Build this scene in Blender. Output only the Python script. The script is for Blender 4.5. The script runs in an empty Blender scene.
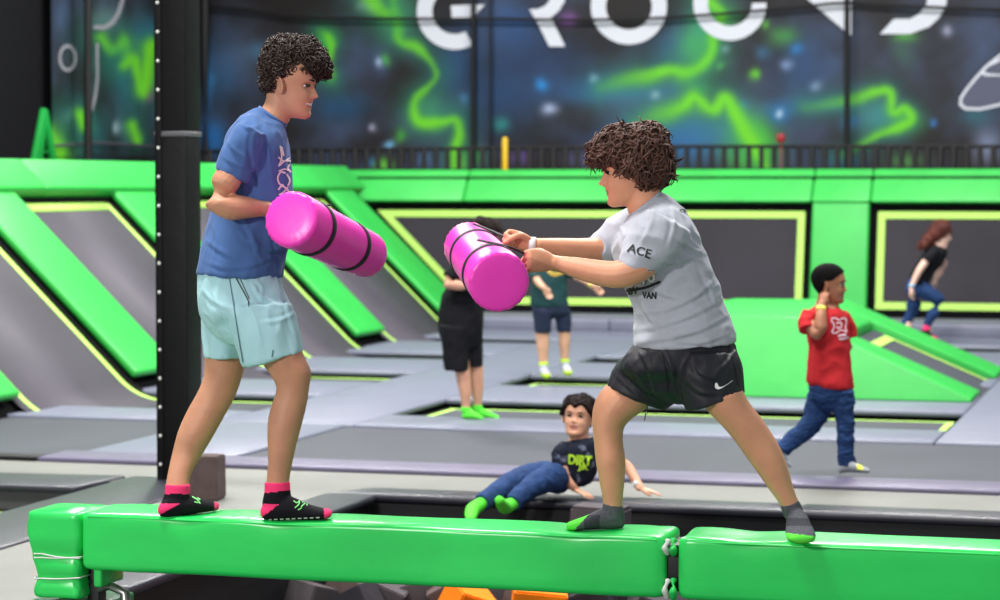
import bpy, bmesh, math, random
import numpy as np
from mathutils import Vector, Matrix, noise
from mathutils.bvhtree import BVHTree
random.seed(7); np.random.seed(7)
scn = bpy.context.scene
COL = scn.collection
PI = math.pi

# ---------------------------------------------------------------- camera (room axes: Y runs into the hall, X across it)
F = 2400.0; H = 1.6
TH = math.atan(700/2400.); PT = math.atan(115/2400.)
CAM = Vector((0, 0, H))
FH = Vector((-math.sin(TH), math.cos(TH), 0))
RT = Vector((math.cos(TH), math.sin(TH), 0))
FW = (FH*math.cos(PT) - Vector((0, 0, 1))*math.sin(PT)).normalized()
UP = RT.cross(FW).normalized()
cam = bpy.data.cameras.new('camera'); camo = bpy.data.objects.new('camera', cam); COL.objects.link(camo)
cam.sensor_width = 36; cam.lens = 36*F/1000; cam.clip_end = 200
camo.matrix_world = Matrix.Translation(CAM) @ Matrix((RT, UP, -FW)).transposed().to_4x4()
cam.dof.use_dof = True; cam.dof.focus_distance = 7.9; cam.dof.aperture_fstop = 3.8
scn.camera = camo
scn.view_settings.view_transform = 'Standard'; scn.view_settings.look = 'None'
scn.view_settings.gamma = 1; scn.view_settings.use_curve_mapping = False
scn.view_settings.exposure = 0.0

def ray(px, py): return FW + RT*((px-500)/F) - UP*((py-300)/F)
def S(px, py, D): return CAM + ray(px, py)*D
def hit(px, py, p0, n):
    d = ray(px, py); p0 = Vector(p0); n = Vector(n)
    return CAM + d*((p0-CAM).dot(n)/d.dot(n))
def G(px, py, z=0): return hit(px, py, (0, 0, z), (0, 0, 1))
def YP(px, py, Y): return hit(px, py, (0, Y, 0), (0, 1, 0))
def proj(p):
    d = Vector(p)-CAM; w = d.dot(FW)
    return (500+F*d.dot(RT)/w, 300-F*d.dot(UP)/w)

# ---------------------------------------------------------------- materials
def lin(c):
    def f(v):
        v /= 255.
        return v/12.92 if v <= .04045 else ((v+.055)/1.055)**2.4
    return (f(c[0]), f(c[1]), f(c[2]), 1)
MATS = {}
def mat(name, col, rough=.6, spec=.5, noise_amt=0., noise_scale=8., bump=0., bump_scale=30., stretch=(1, 1, 1), coat=0., sheen=0., sss=0., metal=0., wave=None):
    if name in MATS: return MATS[name]
    m = bpy.data.materials.new(name); m.use_nodes = True; nt = m.node_tree; N = nt.nodes; L = nt.links
    b = N['Principled BSDF']
    b.inputs['Roughness'].default_value = rough; b.inputs['Specular IOR Level'].default_value = spec
    b.inputs['Base Color'].default_value = lin(col); b.inputs['Metallic'].default_value = metal
    b.inputs['Coat Weight'].default_value = coat; b.inputs['Coat Roughness'].default_value = .15
    if sheen: b.inputs['Sheen Weight'].default_value = sheen
    if sss:
        b.inputs['Subsurface Weight'].default_value = sss; b.inputs['Subsurface Radius'].default_value = (1, .35, .2); b.inputs['Subsurface Scale'].default_value = .01
    tc = N.new('ShaderNodeTexCoord'); mp = N.new('ShaderNodeMapping'); mp.inputs['Scale'].default_value = stretch
    L.new(tc.outputs['Object'], mp.inputs['Vector'])
    if noise_amt:
        n = N.new('ShaderNodeTexNoise'); n.inputs['Scale'].default_value = noise_scale; n.inputs['Detail'].default_value = 4
        L.new(mp.outputs[0], n.inputs['Vector'])
        r = N.new('ShaderNodeMapRange'); r.inputs[1].default_value = .3; r.inputs[2].default_value = .7
        r.inputs[3].default_value = 1-noise_amt; r.inputs[4].default_value = 1+noise_amt
        L.new(n.outputs['Fac'], r.inputs[0])
        v = N.new('ShaderNodeVectorMath'); v.operation = 'SCALE'; v.inputs[0].default_value = lin(col)[:3]
        L.new(r.outputs[0], v.inputs['Scale']); L.new(v.outputs[0], b.inputs['Base Color'])
    if bump:
        n2 = N.new('ShaderNodeTexNoise'); n2.inputs['Scale'].default_value = bump_scale; n2.inputs['Detail'].default_value = 3
        n2.inputs['Distortion'].default_value = .6
        L.new(mp.outputs[0], n2.inputs['Vector'])
        bp = N.new('ShaderNodeBump'); bp.inputs['Strength'].default_value = min(1, bump*20); bp.inputs['Distance'].default_value = bump
        L.new(n2.outputs['Fac'], bp.inputs['Height']); L.new(bp.outputs[0], b.inputs['Normal'])
    MATS[name] = m
    return m

# ---------------------------------------------------------------- object helpers
ORG = {}; PENDING = []
def finish(me, smooth=True):
    if smooth:
        me.polygons.foreach_set('use_smooth', [True]*len(me.polygons))
    me.update()
def link(name, me, mats=None, parent=None, origin=None, smooth=True, label=None):
    o = bpy.data.objects.new(name, me); PENDING.append(o)
    if parent is not None:
        org = ORG[parent.name]; o.parent = parent
    else:
        org = Vector(origin) if origin is not None else Vector((0, 0, 0)); o.location = org
    ORG[o.name] = org
    me.transform(Matrix.Translation(-org))
    if mats is not None:
        for m in (mats if isinstance(mats, (list, tuple)) else [mats]): me.materials.append(m)
    if label: o['label'] = label
    finish(me, smooth)
    return o
def obj(name, bm, mats=None, parent=None, origin=None, smooth=True, label=None):
    me = bpy.data.meshes.new(name); bm.normal_update(); bm.to_mesh(me); bm.free()
    return link(name, me, mats, parent, origin, smooth, label)
def empty(name, loc):
    o = bpy.data.objects.new(name, None); PENDING.append(o); o.location = Vector(loc); ORG[o.name] = Vector(loc); o.empty_display_size = .1
    return o
def tag(o, label, cat, group=None, kind=None):
    o['label'] = label; o['category'] = cat
    if group: o['group'] = group
    if kind: o['kind'] = kind
    return o
def struct(o):
    o['kind'] = 'structure'; return o

def prism(bm, pts, ext, bev=0.0, seg=2):
    """closed prism: polygon pts (Vectors) extruded by vector ext, optionally bevelled"""
    pts = [Vector(p) for p in pts]; ext = Vector(ext); n = len(pts)
    t = bmesh.new()
    a = [t.verts.new(p) for p in pts]; b = [t.verts.new(p+ext) for p in pts]
    t.faces.new(a); t.faces.new(b[::-1])
    for i in range(n): t.faces.new((a[i], b[i], b[(i+1) % n], a[(i+1) % n]))
    bmesh.ops.recalc_face_normals(t, faces=t.faces[:])
    if bev: bmesh.ops.bevel(t, geom=t.edges[:], offset=bev, segments=seg, profile=.6, affect='EDGES', clamp_overlap=True)
    merge(bm, t)
def merge(bm, t):
    me = bpy.data.meshes.new('tmp'); t.to_mesh(me); t.free(); bm.from_mesh(me); bpy.data.meshes.remove(me)
def box(bm, lo, hi, bev=0.0, seg=2):
    x0, y0, z0 = lo; x1, y1, z1 = hi
    prism(bm, [(x0, y0, z0), (x1, y0, z0), (x1, y1, z0), (x0, y1, z0)], (0, 0, z1-z0), bev, seg)
def cubic(vals, sub):
    """catmull-rom through numpy rows"""
    v = np.array(vals, float); n = len(v)
    if n < 3 or sub < 2:
        if n == 2 and sub > 1:
            return [v[0]+(v[1]-v[0])*i/sub for i in range(sub)]+[v[1]]
        return list(v)
    out = []
    for i in range(n-1):
        p0 = v[i-1] if i else 2*v[0]-v[1]; p1 = v[i]; p2 = v[i+1]; p3 = v[i+2] if i+2 < n else 2*v[-1]-v[-2]
        for k in range(sub):
            t = k/sub
            out.append(.5*(2*p1+(p2-p0)*t+(2*p0-5*p1+4*p2-p3)*t*t+(3*p1-p0-3*p2+p3)*t**3))
    out.append(v[-1]); return out
def loft(bm, rings, n=20, sub=3, e=2.0, cap='round', fn=None):
    """rings: (center, A, B). closed skin with end caps"""
    rows = cubic([np.concatenate([r[0], r[1], r[2]]) for r in rings], sub)
    if cap == 'round':
        def extra(r0, r1):
            d = r0[:3]-r1[:3]; L = np.linalg.norm(d) or 1; d = d/L
            m = min(np.linalg.norm(r0[3:6]), np.linalg.norm(r0[6:9]))
            o = []
            for k, s in ((.45, .87), (.8, .55), (.97, .2)):
                q = r0.copy(); q[:3] = r0[:3]+d*m*k*.7; q[3:] = r0[3:]*s; o.append(q)
            return o
        rows = extra(rows[0], rows[1])[::-1]+rows+extra(rows[-1], rows[-2])
    t = bmesh.new(); prev = None; first = None
    for ri, r in enumerate(rows):
        c, A, B = r[:3], r[3:6], r[6:9]; ring = []
        for k in range(n):
            a = 2*PI*k/n; ca, sa = math.cos(a), math.sin(a)
            if e != 2: ca = math.copysign(abs(ca)**(2/e), ca); sa = math.copysign(abs(sa)**(2/e), sa)
            s = fn(ri/(len(rows)-1), a) if fn else 1
            ring.append(t.verts.new(c+(A*ca+B*sa)*s))
        if prev:
            for k in range(n): t.faces.new((prev[k], prev[(k+1) % n], ring[(k+1) % n], ring[k]))
        else: first = ring
        prev = ring
    t.faces.new(first[::-1]); t.faces.new(prev)
    bmesh.ops.recalc_face_normals(t, faces=t.faces[:])
    merge(bm, t)
def rod_rings(pts, radii, flat=1.0, updir=(0, 0, 1)):
    P = [Vector(p) for p in pts]; out = []; u0 = Vector(updir)
    for i, p in enumerate(P):
        d = (P[min(i+1, len(P)-1)]-P[max(i-1, 0)]).normalized()
        a = d.cross(u0)
        if a.length < 1e-3: a = d.cross(Vector((.3, 1, .1)))
        a.normalize(); b = d.cross(a).normalized(); r = radii[i] if hasattr(radii, '__len__') else radii
        out.append((np.array(p), np.array(a*r), np.array(b*r*flat)))
    return out
def rod(bm, pts, radii, n=12, sub=3, cap='round', flat=1.0, updir=(0, 0, 1)):
    loft(bm, rod_rings(pts, radii, flat, updir), n, sub, cap=cap)
def ellipsoid(bm, c, ax, ay, az, u=16, v=12):
    t = bmesh.new(); bmesh.ops.create_uvsphere(t, u_segments=u, v_segments=v, radius=1)
    M = Matrix((Vector(ax), Vector(ay), Vector(az))).transposed()
    for w in t.verts: w.co = Vector(c)+M@w.co
    bmesh.ops.recalc_face_normals(t, faces=t.faces[:]); merge(bm, t)

def remesh(bm, voxel, smooth=3, factor=.5):
    me = bpy.data.meshes.new('tmp'); bm.to_mesh(me); bm.free()
    o = bpy.data.objects.new('tmp', me); COL.objects.link(o)
    r = o.modifiers.new('r', 'REMESH'); r.mode = 'VOXEL'; r.voxel_size = voxel
    if smooth:
        s = o.modifiers.new('s', 'SMOOTH'); s.factor = factor; s.iterations = smooth
    dg = bpy.context.evaluated_depsgraph_get(); dg.update()
    out = bpy.data.meshes.new_from_object(o.evaluated_get(dg))
    bpy.data.objects.remove(o); bpy.data.meshes.remove(me)
    return out
def wrinkle(me, amp, scale, stretch=(1, 1, 1), seed=0.0):
    nrm = np.empty(len(me.vertices)*3, 'f'); me.vertices.foreach_get('normal', nrm); nrm = nrm.reshape(-1, 3)
    cos = np.empty(len(me.vertices)*3, 'f'); me.vertices.foreach_get('co', cos); cos = cos.reshape(-1, 3)
    d = np.zeros(len(cos))
    for i, c in enumerate(cos.tolist()):
        c = Vector(c); q = Vector((c.x*scale*stretch[0]+seed, c.y*scale*stretch[1], c.z*scale*stretch[2]))
        w = noise.noise(q)
        ridge = 1-abs(noise.noise(q*1.9+Vector((9, 2, 5))))*2.2
        d[i] = amp*(w*.8+ridge*.55-.3)
    me.vertices.foreach_set('co', (cos+nrm*d[:, None]).ravel()); me.update()
def paint_faces(me, rule):
    for p in me.polygons: p.material_index = rule(p.center)
def bvh_of(o):
    me = o.data; off = ORG[o.name]
    return BVHTree.FromPolygons([v.co+off for v in me.vertices], [p.vertices[:] for p in me.polygons])
def stick(bv, px, py, lift=.002, near=None):
    d = ray(px, py); loc, nor, idx, dist = bv.ray_cast(CAM, d)
    if loc is None: return None
    if nor.dot(d) > 0: nor = -nor
    return loc+nor*lift
def flat_mesh_text(body, bold=.0, spacing=1.0):
    cu = bpy.data.curves.new('t', 'FONT'); cu.body = body; cu.size = 1; cu.offset = bold; cu.space_character = spacing; cu.resolution_u = 3
    o = bpy.data.objects.new('t', cu); COL.objects.link(o)
    dg = bpy.context.evaluated_depsgraph_get(); dg.update()
    me = bpy.data.meshes.new_from_object(o.evaluated_get(dg)); bpy.data.objects.remove(o); bpy.data.curves.remove(cu)
    return me
def decal_text(name, body, target, pxy, w, h, rot, m, parent, bold=.0, lift=.003, skew=0.0, cuts=1):
    """printed lettering laid on the cloth surface of target, following it"""
    me = flat_mesh_text(body, bold)
    xs = [v.co.x for v in me.vertices]; ys = [v.co.y for v in me.vertices]
    x0, x1, y0, y1 = min(xs), max(xs), min(ys), max(ys)
    bv = bvh_of(target); c, s = math.cos(rot), math.sin(rot)
    bm = bmesh.new(); bm.from_mesh(me)
    bmesh.ops.triangulate(bm, faces=bm.faces[:])
    if cuts: bmesh.ops.subdivide_edges(bm, edges=[e for e in bm.edges if e.calc_length() > .15], cuts=cuts)
    bad = []
    for v in bm.verts:
        u = ((v.co.x-x0)/(x1-x0)-.5)*w; q = ((v.co.y-y0)/(y1-y0)-.5)*h; u += skew*q
        p = stick(bv, pxy[0]+u*c-q*s*-1*-1, pxy[1]-(u*s+q*c), lift)
        if p is None: bad.append(v)
        else: v.co = p
    bmesh.ops.delete(bm, geom=bad, context='VERTS')
    return obj(name, bm, m, parent, smooth=False)
def decal_poly(name, strokes, target, m, parent, lift=.003, width=1.0):
    """printed strokes (pixel polylines of given width) laid on a surface; strokes: list of (points, width) """
    bv = bvh_of(target); bm = bmesh.new()
    for pts, wd in strokes:
        P = cubic([np.array(p, float) for p in pts], 4) if len(pts) > 2 else cubic([np.array(p, float) for p in pts], 4)
        prev = None
        for i, p in enumerate(P):
            d = P[min(i+1, len(P)-1)]-P[max(i-1, 0)]; L = np.linalg.norm(d) or 1; nrm = np.array([-d[1], d[0]])/L
            ww = wd(i/(len(P)-1)) if callable(wd) else wd
            a = stick(bv, *(p+nrm*ww/2), lift); b = stick(bv, *(p-nrm*ww/2), lift)
            if a is None or b is None: prev = None; continue
            cur = (bm.verts.new(a), bm.verts.new(b))
            if prev: bm.faces.new((prev[0], prev[1], cur[1], cur[0]))
            prev = cur
    return obj(name, bm, m, parent, smooth=False)
# ================================================================ SETTING
GREEN = mat('green_vinyl', (50, 182, 74), rough=.42, spec=.5, noise_amt=.07, noise_scale=2.5, bump=.012, bump_scale=5)
GREEN_BEAM = mat('green_beam_vinyl', (38, 212, 92), rough=.27, spec=.55, noise_amt=.05, noise_scale=5, bump=.006, bump_scale=9, stretch=(1, 1, 2.2))
PAD = mat('grey_pad_vinyl', (110, 114, 132), rough=.42, spec=.5, noise_amt=.05, noise_scale=3, bump=.003, bump_scale=12)
PADSIDE = mat('pad_side_vinyl', (104, 104, 124), rough=.45, spec=.4, noise_amt=.05)
DPAD = mat('charcoal_pad_vinyl', (42, 42, 54), rough=.38, spec=.6, noise_amt=.08, noise_scale=6, bump=.003, bump_scale=20)
BLACKV = mat('black_vinyl', (13, 13, 15), rough=.5, spec=.25, noise_amt=.2, noise_scale=4, bump=.012, bump_scale=9)
BLACKM = mat('black_metal', (12, 12, 14), rough=.5)
DARK = mat('dark_void', (9, 9, 11), rough=.9, spec=.1)
MAT = mat('trampoline_mesh', (68, 71, 79), rough=.6, spec=.28, noise_amt=.1, noise_scale=1.5, bump=.002, bump_scale=160, stretch=(1, .35, 1))
MATW = mat('wall_trampoline_mesh', (68, 64, 74), rough=.6, spec=.35, noise_amt=.16, noise_scale=1.3, bump=.004, bump_scale=6)
YEL = mat('lime_webbing', (176, 224, 100), rough=.6)
CONC = mat('pale_concrete', (120, 121, 116), rough=.55, spec=.3, noise_amt=.07, noise_scale=2.5)
WHITE = mat('white_cord', (225, 228, 222), rough=.5)
STEEL = mat('steel', (150, 150, 148), rough=.3, metal=.8)

# floor: ring around the foam pit and the sunken trampolines
bm = bmesh.new()
for lo, hi in (((-30, 0.5, -.2), (-7.4, 12.7, -.015)), ((-30, 12.7, -.2), (-7.4, 34, -.12)), ((-4.3, 6.0, -.2), (-3.62, 7.95, -.015)), ((-7.4, 11.9, -.2), (6, 12.7, -.015)), ((-5.2, 0.5, -.2), (-4.3, 11.9, -.015)), ((-7.4, .5, -.2), (-5.2, 6.5, -.015)),
               ((-7.4, 12.7, -.2), (6, 34, -.12)), ((-4.3, .5, -.2), (3.2, 6.0, -.015)), ((1.9, 6.0, -.2), (6, 11.9, -.015))):
    box(bm, lo, hi)
struct(obj('floor', bm, CONC, smooth=False))
# walls of the hall
bm = bmesh.new(); box(bm, (-16, 29.6, -.1), (8, 29.8, 8)); struct(obj('wall_back', bm, mat('black_wall', (16, 16, 20), rough=.8, spec=.2), smooth=False))
bm = bmesh.new(); box(bm, (-12.9, 10, -.1), (-12.7, 29.6, 8)); struct(obj('wall_left', bm, MATS['black_wall'], smooth=False))

# black steel deck under the trampolines
bm = bmesh.new(); box(bm, (-9.6, 12.72, -.12), (1.6, 25.6, -.085), 0)
box(bm, (-9.6, 12.68, -.12), (1.6, 12.74, -.03), 0)
struct(obj('trim_1', bm, DARK, smooth=False))

def pad(lo, hi, label, group='grey pads between the floor trampolines', m=None, cat='pad', name='deck_pad', bev=.018, side=True):
    bm = bmesh.new(); box(bm, lo, hi, bev)
    o = obj(name, bm, [m or PAD, PADSIDE], origin=((lo[0]+hi[0])/2, (lo[1]+hi[1])/2, lo[2]))
    return tag(o, label, cat, group)
MR = [(13.05, 15.08), (15.80, 17.12), (18.42, 19.47), (20.98, 21.8), (23.4, 24.2)]      # mats, front to back
XA = (-9.4, -6.42); XB = (-5.42, -1.57)
names = ['front', 'second', 'third', 'fourth', 'fifth']
zt, zb = 0.0, -.045
for k in range(4):
    y0, y1 = MR[k][1], MR[k+1][0]
    where = ['behind the front trampoline', 'behind the second trampoline row', 'behind the third trampoline row', 'behind the fourth trampoline row'][k]
    pad((XA[0] if k == 0 else -8.0, y0, zb), (XA[1]-.004, y1, zt), 'pale grey pad %s, at the sloped green bank' % where)
    pad((XB[0]+.004, y0, zb), (XB[1]-.004, y1, zt), 'pale grey pad %s, across the middle' % where)
    pad((-.3, y0, zb), (1.6, y1, zt), 'pale grey pad %s, by the right edge of the photo' % where)
pad((-8.0, 24.2, zb), (1.6, 25.5, zt), 'long pale grey pad at the foot of the raised back step')
pad((XA[1], 15.08, zb), (XB[0], 24.2, zt), 'grey walkway pad running back behind the left player\'s shins', None)
pad((XB[1], 15.08, zb), (-.3, 24.2, zt), 'grey walkway pad running back to the right of the green ramp', None)
pad((XA[1]-.02, 13.0, zb), (XB[0]-.05, 15.075, zt), 'short grey pad between the two front trampolines', None)
# front border of the deck
pad((-9.4, 12.66, -.02), (XA[1]-.1, 12.80, .012), 'grey front border pad left of the black post', 'front border pads of the deck', bev=.012, m=BLACKV)
pad((XA[1]-.095, 12.66, -.02), (1.6, 13.04, .012), 'lavender grey front border pad behind the pit walkway', 'front border pads of the deck', bev=.012, m=mat('lavender_border', (100, 94, 118), rough=.45, noise_amt=.15, noise_scale=3))

def bed(name, x0, x1, y0, y1, label, z=-.07, group='floor trampolines', band=.05, bz=None, inset=.07):
    r = empty(name, ((x0+x1)/2, (y0+y1)/2, z)); tag(r, label, 'trampoline', group)
    bm = bmesh.new(); box(bm, (x0, y0, z-.006), (x1, y1, z)); obj('mat', bm, MAT, r, smooth=False)
    bm = bmesh.new(); i = inset; zz = z+.004
    for lo, hi in (((x0+i, y1-i-band, z), (x1-i, y1-i, zz)), ((x0+i, y0+i, z), (x1-i, y0+i+band, zz)),
                   ((x0+i, y0+i+band, z), (x0+i+band, y1-i-band, zz)), ((x1-i-band, y0+i+band, z), (x1-i, y1-i-band, zz))):
        box(bm, lo, hi)
    obj('edge_band', bm, YEL, r, smooth=False)
    bm = bmesh.new(); zz = z+.002
    for lo, hi in (((x0, y1-i, z), (x1, y1, zz)), ((x0, y0, z), (x1, y0+i, zz)), ((x0, y0+i, z), (x0+i, y1-i, zz)), ((x1-i, y0+i, z), (x1, y1-i, zz))):
        box(bm, lo, hi)
    obj('spring_cover', bm, DARK, r, smooth=False)
    return r
def plainbed(x0, x1, y0, y1, label, z=-.02):
    bm = bmesh.new(); box(bm, (x0, y0, z-.01), (x1, y1, z))
    return tag(obj('trampoline', bm, MAT, smooth=False, origin=((x0+x1)/2, (y0+y1)/2, z-.01)), label, 'trampoline', 'floor trampolines')
plainbed(-9.4, XA[1]-.03, 12.81, 15.07, 'dark front trampoline left of the black post')
plainbed(XB[0]-.045, 1.6, 13.045, 15.07, 'wide front trampoline under the boy in the red shirt')
wh = ['under the boy in black shorts', 'under the child in the teal shirt', 'narrow, two rows behind the teal child', 'narrow, in front of the back step']
for k in range(1, 5):
    bed('trampoline', XB[0], XB[1], MR[k][0], MR[k][1], 'middle floor trampoline with lime edge, ' + wh[k-1])
    bed('trampoline', -.3, 1.6, MR[k][0], MR[k][1], 'floor trampoline at the right edge of the photo, row %s' % names[k])

# ---- left sloped bank (quarter-pipe trampolines with green pads between)
KX, CX = 1.03, -7.95
def LW(Y, z, out=0):      # point on the left slope; out = distance off the slope toward the hall
    n = Vector((1, 0, KX)).normalized()
    return Vector((CX-KX*z, Y, z))+n*out
NL = Vector((1, 0, KX)).normalized()
def Lpx(px, py): return hit(px, py, (CX, 0, 0), (1, 0, KX))
def curve_profile(z1=1.5, z0=-.07, x_start=-6.42, r=.55):
    # floor -> arc -> slope, points (x,z)
    ang = math.atan2(1, KX); L = r*math.tan(ang/2)
    xk = CX-KX*z0   # where slope meets floor
    P = [(x_start, z0)]
    cx = xk+L
    for k in range(9):
        a = ang*k/8
        P.append((cx-r*math.sin(a), z0+r*(1-math.cos(a))))
    P.append((CX-KX*z1, z1)); return P
def sheet(bm, prof, y0, y1, th=.006):
    prev = None
    for i, (x, z) in enumerate(prof):
        if i == 0: d = Vector((prof[1][0]-x, 0, prof[1][1]-z))
        elif i == len(prof)-1: d = Vector((x-prof[i-1][0], 0, z-prof[i-1][1]))
        else: d = Vector((prof[i+1][0]-prof[i-1][0], 0, prof[i+1][1]-prof[i-1][1]))
        d.normalize(); n = Vector((d.z, 0, -d.x))
        if n.z < 0: n = -n
        row = [bm.verts.new(Vector((x, y, z))+n*q) for (y, q) in ((y0, 0), (y1, 0), (y1, th), (y0, th))]
        if prev:
            for a in range(4): bm.faces.new((prev[a], prev[(a+1) % 4], row[(a+1) % 4], row[a]))
        else: bm.faces.new(row[::-1])
        prev = row
    bm.faces.new(prev); bmesh.ops.recalc_face_normals(bm, faces=bm.faces[:])
def shift_prof(prof, d):
    out = []
    for i, (x, z) in enumerate(prof):
        a = prof[max(i-1, 0)]; b = prof[min(i+1, len(prof)-1)]
        t = Vector((b[0]-a[0], 0, b[1]-a[1])).normalized(); n = Vector((t.z, 0, -t.x))
        if n.z < 0: n = -n
        out.append((x+n.x*d, z+n.z*d))
    return out
def trim_prof(prof, z1): # up to height z1
    out = [p for p in prof if p[1] < z1]; out.append((CX-KX*z1, z1)); return out
panels = [(15.25, 17.18, 'nearest'), (17.95, 19.85, 'second'), (20.7, 22.35, 'third'), (23.15, 25.35, 'last')]
rows_at = {0: (15.80, 17.12), 1: (18.42, 19.47), 2: (20.98, 21.8), 3: (23.4, 24.2)}
desc = ['behind the black post\'s left side, lowest in the photo', 'under the long green rail between the first two green pads', 'behind the left player\'s legs', 'beside the corner of the hall']
for k, (y0, y1, nm) in enumerate(panels):
    r = empty('bank_trampoline', (-8.2, (y0+y1)/2, -.07)); tag(r, 'sloped dark trampoline %s' % desc[k], 'trampoline', 'sloped trampolines of the left bank')
    pr = curve_profile()
    fy0, fy1 = rows_at[k]
    bm = bmesh.new(); sheet(bm, pr[:1]+[(-7.55, -.07)], fy0, fy1); obj('mat', bm, MAT, r)
    bm = bmesh.new(); sheet(bm, [(-7.55, -.07)]+pr[1:], y0, y1); obj('wall_mat', bm, MATW, r)
    bm = bmesh.new(); b2 = shift_prof(trim_prof([(-7.55, -.07)]+pr[1:], 1.43), .006)
    sheet(bm, [(XA[1]+.0, -.064)]+b2[:1]+b2[1:], y1-.2, y1-.13, .004) if False else sheet(bm, b2, y1-.2, y1-.13, .004)
    sheet(bm, b2, y0+.1, y0+.17, .004)
    top = [(CX-KX*1.37, 1.37), (CX-KX*1.44, 1.44)]
    sheet(bm, shift_prof(top, .006), y0+.17, y1-.2, .004)
    box(bm, (-7.55, fy1-.12, -.064), (XA[1]-.07, fy1-.07, -.058)); box(bm, (XA[1]-.12, fy0+.07, -.064), (XA[1]-.07, fy1-.12, -.058))
    obj('edge_band', bm, YEL, r)
    bm = bmesh.new(); sheet(bm, shift_prof([(-7.55, -.07)]+pr[1:], .004), y1-.13, y1, .004); sheet(bm, shift_prof([(CX-KX*1.44, 1.44), (CX-KX*1.5, 1.5)], .004), y0, y1-.13, .004)
    bm2 = bmesh.new(); box(bm2, (-7.55, fy1-.07, -.066), (XA[1], fy1, -.062)); obj('floor_border', bm2, DARK, r, smooth=False)
    obj('spring_cover', bm, DARK, r)
def slope_pad(y0, y1, z0, z1, th, label, bev=.03):
    bm = bmesh.new()
    a = [LW(y0, z0, .02), LW(y1, z0, .02), LW(y1, z1, .02), LW(y0, z1, .02)]
    # curved foot: pad follows the slope then flares onto the floor
    prism(bm, a, NL*th, bev, 3)
    if z0 < .1:
        foot = [Vector((CX-KX*z0+.02, y0, z0+.02)), Vector((CX-KX*z0+.02, y1, z0+.02)), Vector((CX+.28, y1, -.03)), Vector((CX+.28, y0, -.03))]
    return tag(obj('bank_pad', bm, GREEN, origin=LW(y0, z0)), label, 'pad', 'green pads up the left bank')
for (y0, y1, lb) in ((13.6, 15.25, 'green slope pad at the left edge of the photo, only its corner showing'), (17.18, 17.95, 'long green slope pad running down left of the black post'), (19.85, 20.7, 'green slope pad partly hidden by the black post and left player'),
                 (22.35, 23.15, 'green slope pad seen just right of the left player'), (25.35, 26.2, 'green slope pad in the corner, behind the far end of the left pink roll')):
    slope_pad(y0, y1, .07, 1.5, .07, lb)
# top rail of the left bank, in lengths
for y0, y1, lb in ((13, 18.5, 'nearest length of the green top rail, at the photo\'s left edge'), (18.5, 22.6, 'middle length of green top rail, passing behind the black post'), (22.6, 26.6, 'last length of green top rail beside the corner')):
    bm = bmesh.new(); prism(bm, [LW(y0, 1.48, .0), LW(y1, 1.48, .0), LW(y1, 1.74, .0), LW(y0, 1.74, .0)], NL*.13, .035, 3)
    tag(obj('bank_rail', bm, GREEN, origin=LW(y0, 1.48)), lb, 'pad', 'green rail along the top of the left bank')

# ---- back bank
SB = .2
def BW(X, z, out=0): return Vector((X, 26.75+(z-.13)*SB, z))+Vector((0, -1, SB)).normalized()*out
NB = Vector((0, -1, SB)).normalized()
def Bpx(px, py): return hit(px, py, BW(0, .13), NB)
def bwall(bm, pts, th, bev=0., out=0.): prism(bm, [Vector(p)+NB*out for p in pts], NB*th, bev, 3)
# raised grey step in front of it
for x0, x1, lb in ((-8.6, -6.2, 'behind the legs of the child in teal'), (-6.195, -3.4, 'behind the right player'), (-3.395, -1.15, 'under the running girl'), (-1.145, 1.6, 'at the right edge behind the running girl')):
    bm = bmesh.new(); box(bm, (x0, 25.52, -.02), (x1, 26.74, .13), .02)
    tag(obj('step_pad', bm, mat('step_pad_vinyl', (112, 114, 132), rough=.45, noise_amt=.05), origin=(x0, 25.5, -.02)), 'raised grey step pad below the back bank, ' + lb, 'pad', 'raised step pads along the back bank')
MATB = mat('back_trampoline_mesh', (46, 43, 50), rough=.65, spec=.25, noise_amt=.14, noise_scale=1.2)
def bpanel(pts, label):
    c = sum((Vector(p) for p in pts), Vector())/len(pts)
    r = empty('bank_trampoline', BW(c.x, .13)); tag(r, label, 'trampoline', 'trampoline panels of the back bank')
    bm = bmesh.new(); bwall(bm, pts, .006); obj('wall_mat', bm, MATB, r, smooth=False)
    def ins(pts, d):
        out = []; n = len(pts)
        for i in range(n):
            p, a, b = pts[i], pts[i-1], pts[(i+1) % n]
            u = (a-p).normalized(); v = (b-p).normalized(); s = u.cross(v).length
            out.append(p+(u+v)*(d/s))
        return out
    def ring(o, i, th, off):
        bm = bmesh.new(); n = len(o)
        for k in range(n): bwall(bm, [o[k], o[(k+1) % n], i[(k+1) % n], i[k]], th, out=off)
        return bm
    obj('spring_cover', ring(pts, ins(pts, .08), .004, .006), DARK, r, smooth=False)
    obj('edge_band', ring(ins(pts, .08), ins(pts, .16), .006, .008), YEL, r, smooth=False)
z0, z1 = .14, 1.38
xl = Bpx(362, 208).x; xb = Bpx(462, 309).x
xr = Bpx(811, 250).x
bpanel([BW(xb, z0), BW(xr, z0), BW(xr, z1), BW(xl, z1)], 'wide dark back trampoline panel behind the two players')
x2 = Bpx(870, 250).x
bpanel([BW(x2, z0), BW(1.4, z0), BW(1.4, z1), BW(x2, z1)], 'dark back trampoline panel behind the running girl')
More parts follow.
